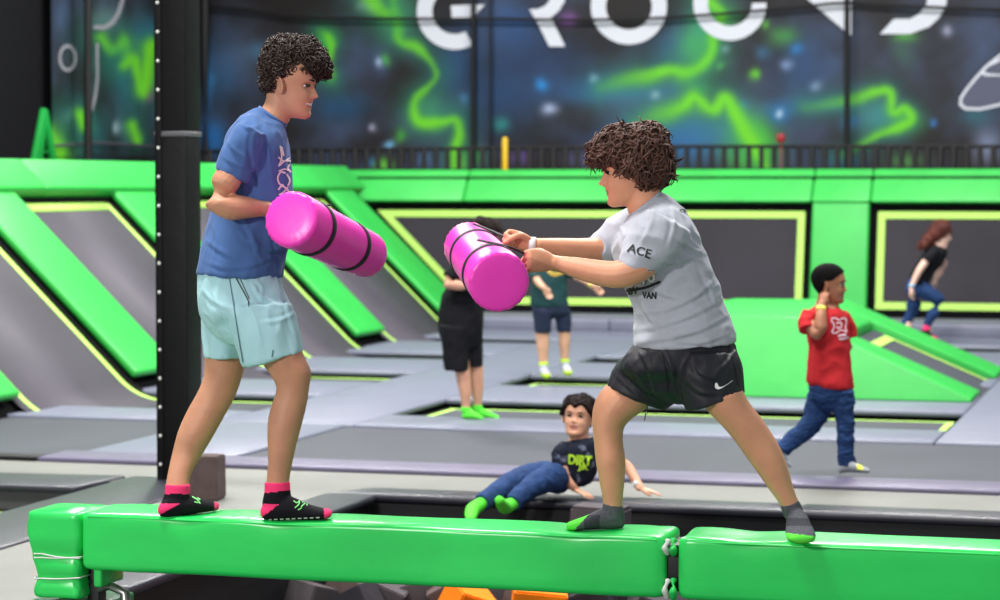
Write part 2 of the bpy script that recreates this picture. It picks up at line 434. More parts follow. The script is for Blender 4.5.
# green column between the panels and the corner triangle
bm = bmesh.new(); bwall(bm, [BW(xr+.01, .1), BW(x2-.01, .1), BW(x2-.01, 1.4), BW(xr+.01, 1.4)], .09, .03)
tag(obj('bank_column_pad', bm, GREEN, origin=BW(xr, .1)), 'upright green pad between the two back panels, behind the red shirt boy', 'pad')
bm = bmesh.new(); bwall(bm, [BW(xb-.03, .14), BW(xl-.02, 1.4), BW(-9.95, 1.4), BW(-8.55, .14)], .07, .02)
tag(obj('corner_pad', bm, GREEN, origin=BW(xb, .14)), 'slanted green pad filling the corner beside the wide back panel', 'pad')
edges = [-10.1, -8.3, -6.0, xr, x2, -1.3, 1.4]
lbs = ['at the corner, above the left pink roll', 'above the right pink roll', 'behind the right player\'s head', 'above the upright green pad', 'above the running girl', 'at the right edge of the photo']
lbs = ['at the corner, right of the left player\'s chest', 'above the right player\'s pink roll', 'behind the right player\'s head and shoulders', 'above the upright green pad', 'above the running girl', 'at the right edge of the photo']
for k in range(6):
    bm = bmesh.new(); bwall(bm, [BW(edges[k]+.003, 1.39), BW(edges[k+1]-.003, 1.39), BW(edges[k+1]-.003, 1.76)+Vector((0, .22, 0)), BW(edges[k]+.003, 1.76)+Vector((0, .22, 0))], .12, .03)
    tag(obj('bank_rail', bm, GREEN, origin=BW(edges[k], 1.4)), 'length of green top rail %s' % lbs[k], 'pad', 'green rail along the top of the back bank')
bm = bmesh.new(); prism(bm, [BW(-10.3, -.1)+Vector((0, .03, 0)), BW(1.6, -.1)+Vector((0, .03, 0)), BW(1.6, 1.7)+Vector((0, .03, 0)), BW(-10.3, 1.7)+Vector((0, .03, 0))], (0, .05, 0))
struct(obj('trim_2', bm, DARK, smooth=False))
bm = bmesh.new(); prism(bm, [LW(12.9, -.1, -.03), LW(26.7, -.1, -.03), LW(26.7, 1.7, -.03), LW(12.9, 1.7, -.03)], NL*-.03)
struct(obj('trim_3', bm, DARK, smooth=False))

# ---- green ramp block
r = empty('ramp_block', (-3, 19.4, 0)); tag(r, 'big green wedge ramp with inset trampoline behind the boy in the red shirt', 'ramp')
X0, X1, X2, ZT = -3.95, -2.95, -1.60, .60
def zs(X): return ZT+(X-X1)/(X2-X1)*(-ZT+.03)
def ramp_piece(bm, y0, y1, xs, lean=0., bev=.03, drop=0., xfar=0.):
    pf = [(x, (ZT if x <= X1 else zs(x))-drop) for x in xs]
    a = [bm_ for bm_ in pf]
    t = bmesh.new()
    lo = [Vector((x, y0+lean*z/ZT, z)) for x, z in a]; hi = [Vector((x, y1, z)) for x, z in a]
    bl = [Vector((xs[0], y0, .0)), Vector((xs[-1], y0, .0))]; bh = [Vector((xs[0], y1, .0)), Vector((xs[-1], y1, .0))]
    fr = [t.verts.new(p) for p in [bl[0]]+lo+[bl[1]]]; bk = [t.verts.new(p) for p in [bh[0]]+hi+[bh[1]]]
    t.faces.new(fr); t.faces.new(bk[::-1]); n = len(fr)
    for i in range(n): t.faces.new((fr[i], bk[i], bk[(i+1) % n], fr[(i+1) % n]))
    bmesh.ops.recalc_face_normals(t, faces=t.faces[:])
    bmesh.ops.bevel(t, geom=t.edges[:], offset=bev, segments=3, profile=.6, affect='EDGES', clamp_overlap=True)
    merge(bm, t)
bm = bmesh.new(); ramp_piece(bm, 17.88, 18.60, [X0, X1, X2], lean=.22); obj('front_pad', bm, GREEN, r)
bm = bmesh.new(); ramp_piece(bm, 18.62, 20.12, [X0, X1, -2.62]); obj('platform_pad', bm, GREEN, r)
bm = bmesh.new(); ramp_piece(bm, 20.14, 20.95, [X0, X1, X2]); obj('rear_pad', bm, GREEN, r)
def on_slope(x, y, d): return Vector((x, y, zs(x)-.07+d))
def slope_quad(bm, xa, xb_, ya, yb, d, th=.006):
    prism(bm, [on_slope(xa, ya, d), on_slope(xb_, ya, d), on_slope(xb_, yb, d), on_slope(xa, yb, d)], (0, 0, th))
bm = bmesh.new(); slope_quad(bm, -2.60, -1.62, 18.61, 20.13, 0); prism(bm, [(-1.62, 18.62, -.035), (-.9, 18.62, .004), (-.9, 20.12, .004), (-1.62, 20.12, -.035)], (0, 0, .006)); obj('mat', bm, MAT, r, smooth=False)
bm = bmesh.new()
slope_quad(bm, -2.5, -2.42, 18.72, 20.02, .008); slope_quad(bm, -2.42, -1.66, 19.96, 20.02, .008); slope_quad(bm, -2.42, -1.66, 18.72, 18.78, .008)
obj('edge_band', bm, YEL, r, smooth=False)

# ---- foam pit
bm = bmesh.new()
box(bm, (-4.30, 6.0, -.9), (1.9, 12.0, -.86)); box(bm, (-4.32, 6.0, -.9), (-4.12, 12.0, -.05)); box(bm, (-4.12, 11.73, -.9), (1.9, 11.9, -.05))
struct(obj('trim_4', bm, mat('pit_lining', (20, 20, 24), rough=.55, spec=.4, noise_amt=.25, noise_scale=6, bump=.01, bump_scale=7, stretch=(.4, .4, 3)), smooth=False))
def pitpad(pts, z0, z1, label, bev=.02, m=None, name='pit_edge_pad', grp='charcoal pads around the foam pit'):
    bm = bmesh.new(); prism(bm, [(x, y, z0) for x, y in pts], (0, 0, z1-z0), bev, 3)
    return tag(obj(name, bm, m or DPAD, origin=(pts[0][0], pts[0][1], z0)), label, 'pad', grp)
pitpad([(-4.34, 11.72), (-1.9, 11.70), (-1.9, 11.96), (-4.2, 11.98)], -.045, 0, 'charcoal pad on the far pit edge where the lying boy rests')
pitpad([(-1.895, 11.70), (1.9, 11.68), (1.9, 11.94), (-1.895, 11.96)], -.045, 0, 'charcoal pad on the far pit edge, right of the right player\'s legs')
pitpad([(-4.36, 8.72), (-4.08, 8.72), (-4.08, 11.70), (-4.36, 11.70)], -.045, 0, 'charcoal pad along the left side of the pit, passing under the green beam')
# frame and pads of the trampoline at the left edge
pitpad([(-7.2, 11.45), (-5.72, 11.55), (-5.67, 12.08), (-7.2, 11.95)], -.045, 0, 'dark pad lying crosswise at the left edge, left of the black post', grp='pads of the trampoline at the left edge')
pitpad([(-5.63, 8.0), (-5.08, 8.0), (-5.08, 11.6), (-5.3, 12.08), (-5.63, 12.08)], -.045, 0, 'dark pad running toward the camera beside the green beam\'s end', grp='pads of the trampoline at the left edge')
r = bed('trampoline', -7.2, -5.64, 6.6, 11.5, 'black trampoline at the left edge, in front of the concrete strip', z=-.13, inset=.12, band=.05)
for c in r.children:
    if c.name.startswith('mat'): c.data.materials[0] = BLACKV

# foam cubes
FO = [mat('foam_grey', (84, 78, 82), rough=.9, spec=.15, noise_amt=.12, noise_scale=14, bump=.003, bump_scale=60), mat('foam_brown', (92, 78, 76), rough=.9, spec=.15, noise_amt=.12, noise_scale=14, bump=.003, bump_scale=60),
      mat('foam_charcoal', (58, 56, 62), rough=.9, spec=.15, noise_amt=.12, noise_scale=14, bump=.003, bump_scale=60), mat('foam_orange', (246, 128, 22), rough=.85, spec=.15, noise_amt=.05, noise_scale=14)]
def cube(c, s, rot, m, label, grp='foam cubes in the pit', name='foam_cube', seed=0):
    bm = bmesh.new(); bmesh.ops.create_cube(bm, size=1)
    bmesh.ops.bevel(bm, geom=bm.edges[:], offset=.035, segments=2, affect='EDGES')
    sv = Vector(s) if hasattr(s, '__len__') else Vector((s, s, s))
    R = Matrix.Rotation(rot[2], 3, 'Z') @ Matrix.Rotation(rot[1], 3, 'Y') @ Matrix.Rotation(rot[0], 3, 'X')
    for v in bm.verts:
        q = Vector((v.co.x*sv.x, v.co.y*sv.y, v.co.z*sv.z)); q += Vector((noise.noise(q*9+Vector((seed, 0, 0))), noise.noise(q*9+Vector((0, seed, 3))), 0))*.008
        v.co = Vector(c)+R@q
    return tag(obj(name, bm, m, origin=c, smooth=False), label, 'foam cube', grp)
bm = bmesh.new(); box(bm, (-4.1, 8.0, -.86), (1.85, 11.72, -.43)); tag(obj('foam_fill', bm, FO[2], smooth=False), 'dark bed of foam deep in the pit under the loose cubes', 'foam', None, 'stuff')
rr = random.Random(5)
px_list = [(302, 598), (336, 591), (352, 602), (375, 598), (405, 593), (440, 597), (478, 592), (512, 598), (590, 600), (618, 597), (645, 602)]
nth = ['leftmost', 'second from the left', 'third from the left', 'fourth from the left', 'fifth from the left', 'just left of the small orange corner', 'just right of the small orange corner', 'just left of the larger orange cube', 'just right of the larger orange cube', 'last but one toward the dark beam joint', 'nearest the dark beam joint']
for i, (px, py) in enumerate(px_list):
    p = G(px, py-3, -.30)
    col = FO[[0, 1, 2, 0, 0, 1][i % 6]]; nm = ['grey', 'brown', 'charcoal', 'grey', 'grey', 'brown'][i % 6]
    cube((p.x, p.y+.1+.06*(i % 2), p.z-.05), .175, (rr.uniform(-.5, .5), rr.uniform(-.5, .5), rr.uniform(0, 1.5)), col, '%s foam cube below the green beam, %s' % (nm, nth[i]), seed=i)
p = G(463, 600, -.28); cube((p.x, p.y+.05, p.z-.05), .2, (.3, .35, .75), FO[3], 'small orange foam corner below the beam, left of the larger orange one', seed=3)
p = G(535, 601, -.25); cube((p.x, p.y+.05, p.z-.06), .24, (.1, .1, .3), FO[3], 'larger orange foam cube lying under the middle of the green beam', seed=4)
p = S(597, 525, 11.25); cube((p.x, p.y+.05, p.z-.165), (.25, .17, .5), (.0, .03, -.1), FO[0], 'grey foam block against the far pit wall behind the right player\'s front foot', None, seed=8)
p = S(206, 479, 12.35); p.z = .1
cube((p.x, p.y, p.z), (.17, .17, .225), (0, 0, .12), FO[1], 'brown foam block standing on the floor beside the black post', None, seed=11)

# black padded post
r = empty('padded_post', (-5.33, 12.02, -.1)); tag(r, 'tall black padded post standing behind the left player', 'post')
px0, px1, py0, py1 = -5.43, -5.245, 11.95, 12.15
bm = bmesh.new(); box(bm, (px0, py0, -.1), (px1, py1, 1.865), .012, 2); obj('lower_cover', bm, BLACKV, r)
bm = bmesh.new(); box(bm, (px0, py0, 1.885), (px1, py1, 5), .012, 2); obj('upper_cover', bm, BLACKV, r)
bm = bmesh.new(); box(bm, (px0-.004, py0-.004, 1.86), (px1+.004, py1+.004, 1.89), .006); obj('joint_band', bm, mat('grey_tape', (96, 96, 100), rough=.35), r)
bm = bmesh.new(); box(bm, (px0+.004, py0-.008, -.1), (px0+.042, py0+.01, 5), .003); fl = obj('snap_flap', bm, BLACKV, r)
for k in range(17):
    z = 2.58-.156*k
    bm = bmesh.new(); ellipsoid(bm, (px0+.026, py0-.009, z), (.009, 0, 0), (0, .005, 0), (0, 0, .009), 10, 8); obj('snap', bm, WHITE, fl)
# ================================================================ MURAL, FENCE, CABLES
YBAN = 29.4
FIL = [([(392, -8), (396, 25), (400, 42), (417, 47), (434, 67), (435, 80), (417, 97), (414, 112), (420, 122), (440, 122), (455, 120), (459, 132), (455, 150), (457, 175)], 4.2),
       ([(318, 30), (327, 36), (331, 46), (329, 60), (330, 70), (332, 82)], 3.4, 2), ([(366, -8), (378, 8), (386, 14)], 7),
       ([(600, 88), (625, 80), (650, 75), (670, 70), (685, 73), (700, 67), (712, 52), (715, 30), (722, 14), (712, 4), (700, -6)], 5, 1),
       ([(636, 124), (660, 115), (682, 107), (695, 97), (712, 110), (725, 98), (737, 117), (747, 135), (757, 150), (765, 170)], 5, 1),
       ([(806, 108), (850, 100), (875, 92), (890, 92), (893, 112), (905, 108), (912, 120), (900, 127), (875, 137), (857, 147), (840, 156)], 3.6, 2),
       ([(100, 38), (112, 50), (122, 44)], 7), ([(122, 66), (134, 62), (143, 90), (150, 50), (157, 45)], 6), ([(50, 130), (60, 150), (62, 170)], 9), ([(80, 115), (84, 125)], 5), ([(133, 125), (137, 140)], 4)]
BLOB = [(700, 135, 44, 26, (60, 140, 160), .65), (690, 112, 34, 10, (100, 210, 60), .35), (745, 150, 18, 20, (110, 225, 40), .8), (695, 50, 16, 22, (90, 200, 60), .75), (880, 118, 28, 14, (70, 170, 110), .6), (430, 110, 22, 22, (80, 190, 100), .5), (395, 20, 18, 22, (100, 200, 80), .5), (720, 15, 18, 12, (110, 215, 60), .7), (620, 95, 60, 10, (60, 120, 180), .6), (830, 105, 30, 8, (60, 130, 170), .6), (520, 30, 30, 30, (40, 80, 140), .6),
        (385, 5, 22, 14, (120, 200, 90), .5), (370, 4, 8, 7, (220, 240, 230), .8), (325, 40, 12, 14, (70, 210, 60), .8), (326, 78, 10, 8, (60, 190, 60), .5), (340, 108, 30, 16, (30, 80, 120), .7), (380, 62, 14, 18, (70, 90, 140), .6), (379, 62, 4, 5, (190, 200, 240), .9),
        (375, 127, 4, 4, (200, 200, 230), .8), (389, 144, 6, 5, (120, 190, 240), .9), (400, 136, 7, 7, (80, 200, 60), .7), (387, 59, 5, 6, (90, 210, 70), .7), (466, 97, 5, 7, (110, 170, 220), .8), (440, 110, 30, 26, (70, 160, 110), .45), (455, 60, 22, 40, (40, 90, 150), .6),
        (500, 90, 45, 50, (34, 74, 124), .75), (560, 60, 50, 30, (30, 60, 110), .5), (541, 85, 8, 7, (40, 150, 230), .95), (551, 109, 8, 6, (190, 200, 235), .85), (595, 80, 5, 5, (220, 225, 250), .95), (655, 99, 6, 5, (210, 215, 245), .9),
        (570, 18, 9, 7, (170, 100, 200), .7), (502, 122, 8, 8, (40, 140, 130), .8), (600, 88, 60, 14, (40, 90, 150), .6), (680, 45, 35, 35, (50, 110, 160), .6), (705, 40, 22, 34, (70, 190, 70), .75), (680, 140, 55, 24, (50, 110, 170), .75), (620, 140, 50, 14, (40, 80, 150), .5),
        (757, 145, 22, 26, (90, 220, 30), .95), (735, 130, 18, 26, (60, 150, 130), .5), (782, 37, 16, 10, (80, 190, 50), .65), (795, 50, 7, 6, (40, 140, 220), .95), (786, 65, 6, 6, (190, 200, 235), .9), (814, 88, 7, 5, (190, 195, 225), .85), (780, 115, 16, 12, (40, 120, 190), .8), (780, 115, 4, 4, (220, 235, 250), .9),
        (755, 75, 6, 7, (110, 220, 40), .9), (766, 24, 5, 5, (110, 210, 60), .7), (800, 70, 30, 40, (40, 80, 130), .6), (764, 52, 8, 8, (60, 120, 170), .6), (907, 37, 12, 7, (90, 200, 60), .7), (905, 55, 10, 14, (60, 120, 70), .4), (947, 31, 6, 6, (190, 195, 225), .75), (932, 122, 4, 4, (50, 120, 210), .9),
        (988, 146, 16, 18, (150, 165, 200), .7), (975, 118, 16, 10, (40, 120, 130), .5), (880, 118, 24, 18, (60, 130, 150), .75), (850, 122, 10, 8, (40, 110, 180), .6), (905, 120, 14, 12, (90, 225, 40), .55), (222, 70, 22, 40, (50, 110, 170), .6), (213, 140, 14, 20, (30, 120, 200), .7), (208, 78, 5, 30, (60, 150, 220), .6), (240, 55, 30, 30, (90, 100, 120), .4), (262, 52, 16, 10, (70, 140, 180), .5),
        (700, 90, 14, 10, (80, 210, 60), .5), (721, 65, 4, 4, (110, 200, 80), .7), (727, 47, 5, 5, (180, 200, 230), .6), (746, 108, 5, 5, (50, 130, 180), .7), (385, 165, 10, 8, (110, 220, 60), .8), (470, 160, 14, 12, (90, 200, 60), .6), (424, 160, 6, 8, (90, 150, 200), .6), (372, 163, 5, 6, (50, 120, 200), .7), (520, 155, 12, 10, (120, 90, 170), .6), (580, 158, 14, 10, (110, 110, 170), .5),
        (148, 95, 7, 7, (220, 60, 150), .7), (117, 127, 4, 6, (220, 225, 245), .85), (105, 20, 14, 14, (150, 160, 170), .6), (125, 80, 14, 30, (50, 110, 140), .6), (150, 40, 10, 30, (50, 110, 180), .55), (95, 130, 12, 20, (40, 90, 110), .5), (66, 60, 10, 10, (110, 110, 120), .3), (68, 115, 8, 8, (150, 150, 160), .6), (92, 80, 4, 30, (130, 160, 170), .6), (905, 160, 18, 9, (90, 180, 80), .6), (840, 160, 30, 8, (40, 90, 150), .5), (700, 25, 12, 18, (70, 170, 150), .5)]
def mural_mesh(name, P00, ux, uz, nu, nv, m, parent):
    P00 = np.array(P00, float); ux = np.array(ux, float); uz = np.array(uz, float)
    I, J = np.meshgrid(np.arange(nu+1), np.arange(nv+1)); I = I.ravel(); J = J.ravel()
    P = P00+np.outer(I/nu, ux)+np.outer(J/nv, uz)
    me = bpy.data.meshes.new(name)
    idx = lambda i, j: j*(nu+1)+i
    faces = [(idx(i, j), idx(i+1, j), idx(i+1, j+1), idx(i, j+1)) for j in range(nv) for i in range(nu)]
    me.from_pydata(P.tolist(), [], faces)
    d = P-np.array(CAM); w = d@np.array(FW); X = 500+F*(d@np.array(RT))/w; Y = 300-F*(d@np.array(UP))/w
    nz = np.array([noise.fractal(Vector((p[0]*.9, p[1]*.9, p[2]*.9)), 1, 2, 4) for p in P]); nz2 = np.array([noise.fractal(Vector((p[0]*2.6+7, p[1]*2.6, p[2]*2.6)), 1, 2, 3) for p in P])
    base = np.outer(np.ones(len(P)), np.array((44, 46, 58.))); base += np.outer(np.clip(nz, -.4, .9), (30, 48, 76))
    wx = X+nz2*5; wy = Y+nz*6
    for (bx, by, rx, ry, c, s) in BLOB:
        g = s*np.exp(-(((wx-bx)/rx)**2+((wy-by)/ry)**2)*1.1); base = base*(1-g[:, None])+np.outer(g, c)
    for ff in FIL:
        pts, wd = ff[0], ff[1]; tp = ff[2] if len(ff) > 2 else 0
        Q = np.array(cubic([np.array(p, float) for p in pts], 6)) if len(pts) > 2 else np.array(cubic([np.array(p, float) for p in pts], 6))
        dm = np.full(len(P), 1e9); tm = np.zeros(len(P)); nq = len(Q)-1
        for qi, (a, b) in enumerate(zip(Q[:-1], Q[1:])):
            ab = b-a; t = np.clip(((X-a[0])*ab[0]+(Y-a[1])*ab[1])/(ab@ab+1e-9), 0, 1)
            dd_ = np.hypot(X-a[0]-t*ab[0], Y-a[1]-t*ab[1]); k_ = dd_ < dm; dm[k_] = dd_[k_]; tm[k_] = (qi+t[k_])/nq
        dm = dm+nz2*2.5
        fade = np.ones(len(P)) if not tp else np.clip(.25+tm*3, 0, 1) if tp == 1 else np.clip(.2+np.minimum(tm, 1-tm)*4, 0, 1)
        g = .5*np.exp(-(dm/(wd*4.2))**2); base = base*(1-g[:, None])+np.outer(g, (40, 130, 110))
        g = fade*np.clip(.88+.35*nz, .35, .97)*np.exp(-(np.clip(dm, 0, None)/(wd*(1.3+.9*nz)).clip(1.5))**2); base = base*(1-g[:, None])+np.outer(g, (112, 214, 42))
    base = np.clip(base, 4, 255)/255.
    L = np.where(base <= .04045, base/12.92, ((base+.055)/1.055)**2.4)
    ca = me.color_attributes.new('print', 'FLOAT_COLOR', 'POINT'); arr = np.ones((len(P), 4)); arr[:, :3] = L
    ca.data.foreach_set('color', arr.ravel())
    return link(name, me, m, parent, smooth=True)
mm = bpy.data.materials.new('printed_mural'); mm.use_nodes = True
_b = mm.node_tree.nodes['Principled BSDF']; _b.inputs['Roughness'].default_value = .55; _b.inputs['Specular IOR Level'].default_value = .3
_a = mm.node_tree.nodes.new('ShaderNodeVertexColor'); _a.layer_name = 'print'; mm.node_tree.links.new(_a.outputs['Color'], _b.inputs['Base Color'])
LETW = mat('mural_white', (226, 228, 240), rough=.6)
LOGO = mat('mural_grey', (86, 88, 112), rough=.6)
r = empty('mural_banner', (-6, YBAN, 1.2)); tag(r, 'wide dark galaxy mural banner with large white lettering along the back wall', 'banner')
xL = YP(196, 100, YBAN).x
mural_mesh('printed_sheet', (xL, YBAN, 1.2), (2.2-xL, 0, 0), (0, 0, 3.6), 520, 130, mm, r)
def on_ban(px, py, out=.01): 
    p = YP(px, py, YBAN); return Vector((p.x, YBAN-out, p.z))
def polyprint(name, polys, m, parent, out=.008, f=on_ban):
    bm = bmesh.new()
    for poly in polys:
        vs = [bm.verts.new(f(x, y, out)) for x, y in poly]; fc = bm.faces.new(vs)
        fc.normal_update()
    bmesh.ops.triangulate(bm, faces=bm.faces[:])
    return obj(name, bm, m, parent, smooth=False)
def arcband(cx, cy, ro, ri, a0, a1, n=40, sy=1.0):
    q = []
    for k in range(n):
        t0 = math.radians(a0+(a1-a0)*k/n); t1 = math.radians(a0+(a1-a0)*(k+1)/n)
        q.append([(cx+ro*math.cos(t0), cy-ro*sy*math.sin(t0)), (cx+ro*math.cos(t1), cy-ro*sy*math.sin(t1)), (cx+ri*math.cos(t1), cy-ri*sy*math.sin(t1)), (cx+ri*math.cos(t0), cy-ri*sy*math.sin(t0))])
    return q
polyprint('letter_g', arcband(455, 11.5, 38, 22.5, 60, 298)+[[(451, 5.5), (485, 4.5), (474, 17), (452, 18)]], LETW, r)
polyprint('letter_r', [[(529.5, 9.5), (538, 9), (545, 6), (550, 0), (551, -10), (566, -10), (564.5, 2), (559, 11), (551, 17.5), (536, 20)], [(536, 20), (551, 17.5), (565.5, 46.5), (549.5, 46.5)]], LETW, r)
polyprint('letter_o', arcband(629, 6.5, 38, 23, -180, 180, 64), LETW, r)
polyprint('letter_u', arcband(730, 4, 36.5, 22, 180, 362)+[[(693.5, 4), (693.5, -30), (708, -30), (708, 4)]], LETW, r)
polyprint('letter_n', [[(804, -4), (845, 31), (845, -10), (812, -10)], [(847.5, -10), (847.5, 35), (851.5, 35), (851.5, -10)]], LETW, r)
polyprint('letter_d', [[(880, 34), (894, 19), (910, 19), (919, 14), (926, 6), (929, -8), (948, -8), (946, 6), (939, 18), (929, 27), (910, 34)]], LETW, r)
orb = [(1030, 30), (1012, 44), (1000, 54), (986, 65), (975, 77), (966, 88), (960, 97), (959, 105), (965, 110), (980, 110.5), (1000, 106), (1020, 98)]
polyprint('orbit_emblem', [orb], LETW, r, .006)
polyprint('orbit_fill', [[(1030, 33), (1013, 46.5), (1001, 56.5), (988, 67), (977, 79), (968.5, 89), (962.5, 98), (962, 103.5), (966, 107), (980, 107.5), (1000, 103), (1020, 95)]], LOGO, r, .012)
polyprint('orbit_ring', [[(1003, 58), (992, 62), (985, 67), (981, 70), (981, 74), (986, 76), (1003, 76), (1003, 74.5), (988, 73.5), (984, 72), (988, 67), (1003, 60)]], LETW, r, .018)
# second banner on the left wall
XL = -12.55
def XP(px, py, X): return hit(px, py, (X, 0, 0), (1, 0, 0))
def on_left(px, py, out=.01):
    p = XP(px, py, XL); return Vector((XL+out, p.y, p.z))
r = empty('mural_banner', (XL, 27, 1.2)); left_banner = r; tag(r, 'narrow dark galaxy mural banner with white emblem outlines beside the black wall at left', 'banner')
ya = XP(52, 100, XL).y
mural_mesh('printed_sheet', (XL, ya, 1.2), (0, 29.35-ya, 0), (0, 0, 3.8), 120, 130, mm, r)
polyprint('orbit_ring', arcband(67, 58, 9, 6.5, 0, 360, 40, 1.55), mat('mural_pale_grey', (150, 152, 160)), r, f=on_left)
polyprint('orbit_emblem', [[(92, 29), (104, 30), (113, 25), (120, 14), (124, 0), (124, -8), (121, -8), (120, 0), (116, 12), (110, 21), (103, 25.5), (94, 25)],
                           [(95, 43), (98, 43), (98, 80), (96, 98), (92, 112), (91, 105), (94, 92), (95.5, 78)]], MATS['mural_pale_grey'], r, f=on_left)
# rope and hem seams along the banners
CAB = mat('black_cable', (8, 8, 9), rough=.6)
def cable(pts, rad, label, name='cable', grp=None, m=CAB, cat='cable'):
    bm = bmesh.new(); rod(bm, pts, rad, 8, 4); return tag(obj(name, bm, m, origin=pts[0]), label, cat, grp)
yb = YBAN-.12
cable([YP(x, y, yb) for x, y in ((205, 6), (250, 10), (300, 17), (370, 18.5), (440, 19), (500, 19), (560, 20), (640, 19), (720, 14), (800, 7), (846, 3), (900, 6), (1003, 10))], .02, 'black rope sagging across the white lettering of the mural', 'rope', cat='rope')
for px, w, lb in ((473, .03, 'thin black upright pole beside the white letter G'), (490, .015, 'faint thin black line just right of the letter G pole'), (847, .034, 'black upright pole through the white letter N')):
    cable([YP(px, -30, yb), YP(px, 60, yb), YP(px, 178, yb), (YP(px, 178, yb).x, yb, -.01)], w, lb, 'net_pole', 'black net poles in front of the mural', cat='pole')
cable([XP(88, -40, XL+.3), XP(88, 60, XL+.3), XP(88, 180, XL+.3), (XL+.3, XP(88, 180, XL+.3).y, -.01)], .045, 'black upright pole in front of the left mural banner', 'net_pole', 'black net poles in front of the mural', cat='pole')
cable([YP(205, -30, YBAN-.3), YP(205, 60, YBAN-.3), YP(206, 180, YBAN-.3), (YP(206, 180, YBAN-.3).x, YBAN-.3, -.01)], .055, 'thick black upright pole right beside the padded post', 'net_pole', 'black net poles in front of the mural', cat='pole')
# safety fence at the foot of the mural
yf = 28.2
r = empty('safety_fence', (-6, yf, 1.3)); tag(r, 'low black railing with upright bars along the foot of the mural', 'fence')
bm = bmesh.new(); rod(bm, [(-12.3, yf, 2.02), (-6, yf, 2.06), (1.5, yf, 2.02)], .022, 8, 2); obj('top_rail', bm, CAB, r)
bm = bmesh.new(); box(bm, (-12.3, yf-.02, 1.66), (1.5, yf+.02, 1.80)); obj('bottom_rail', bm, CAB, r)
x = -12.2
while x < -.6:
    bm = bmesh.new(); rod(bm, [(x, yf, -.01), (x, yf, 2.03)], .034, 6, 1); obj('bar', bm, CAB, r); x += .15
bm = bmesh.new(); rod(bm, [XP(52, 146, XL+.1), XP(100, 143, XL+.1), XP(156, 147, XL+.1)], .02, 6, 1); obj('hem_rope', bm, mat('grey_rope', (70, 70, 78)), left_banner)
# yellow pole and small red lamp
bm = bmesh.new(); rod(bm, [YP(505, 139, 27.9), YP(504.5, 176, 27.9), (YP(504.5, 176, 27.9).x, 27.9, -.01)], .038, 10, 1)
tag(obj('yellow_pole', bm, mat('yellow_paint', (226, 184, 30), rough=.4), origin=YP(505, 176, 27.9)), 'short yellow pole standing behind the green rail at the mural\'s foot', 'pole')
bm = bmesh.new(); c = YP(781, 138, 28.0); box(bm, c-Vector((.045, .04, .05)), c+Vector((.045, .04, .05)), .015); rod(bm, [c+Vector((0, .0, -.05)), (c.x, c.y, -.01)], .008, 6, 1)
tag(obj('red_box', bm, mat('red_plastic', (150, 22, 34), rough=.35), origin=c), 'small red box on a thin stem behind the green rail near the mural', 'box')
# green ladder-like leg at far left
bm = bmesh.new()
prism(bm, [XP(40, 108, XL+1.2), XP(44, 110, XL+1.2), XP(38, 166, XL+1.2), XP(29, 166, XL+1.2)], (.05, 0, 0), .005)
prism(bm, [XP(38, 166, XL+1.2), XP(29, 166, XL+1.2), Vector((XL+1.2, XP(29, 166, XL+1.2).y-.4, -.01)), Vector((XL+1.2, XP(38, 166, XL+1.2).y-.4, -.01))], (.05, 0, 0), .005)
prism(bm, [XP(40, 108, XL+.9), XP(44, 110, XL+.9), XP(54, 166, XL+.9), XP(49, 166, XL+.9)], (.05, 0, 0), .005)
for yy in (122, 137, 152): rod(bm, [XP(41.5-(yy-110)*.12, yy, XL+1.2), XP(42+(yy-110)*.14, yy, XL+.9)], .012, 6, 1)
tag(obj('stepladder', bm, mat('green_plastic', (20, 150, 60), rough=.4), origin=XP(37, 166, XL+1.2)), 'narrow green stepladder behind the green rail near the black wall', 'ladder')

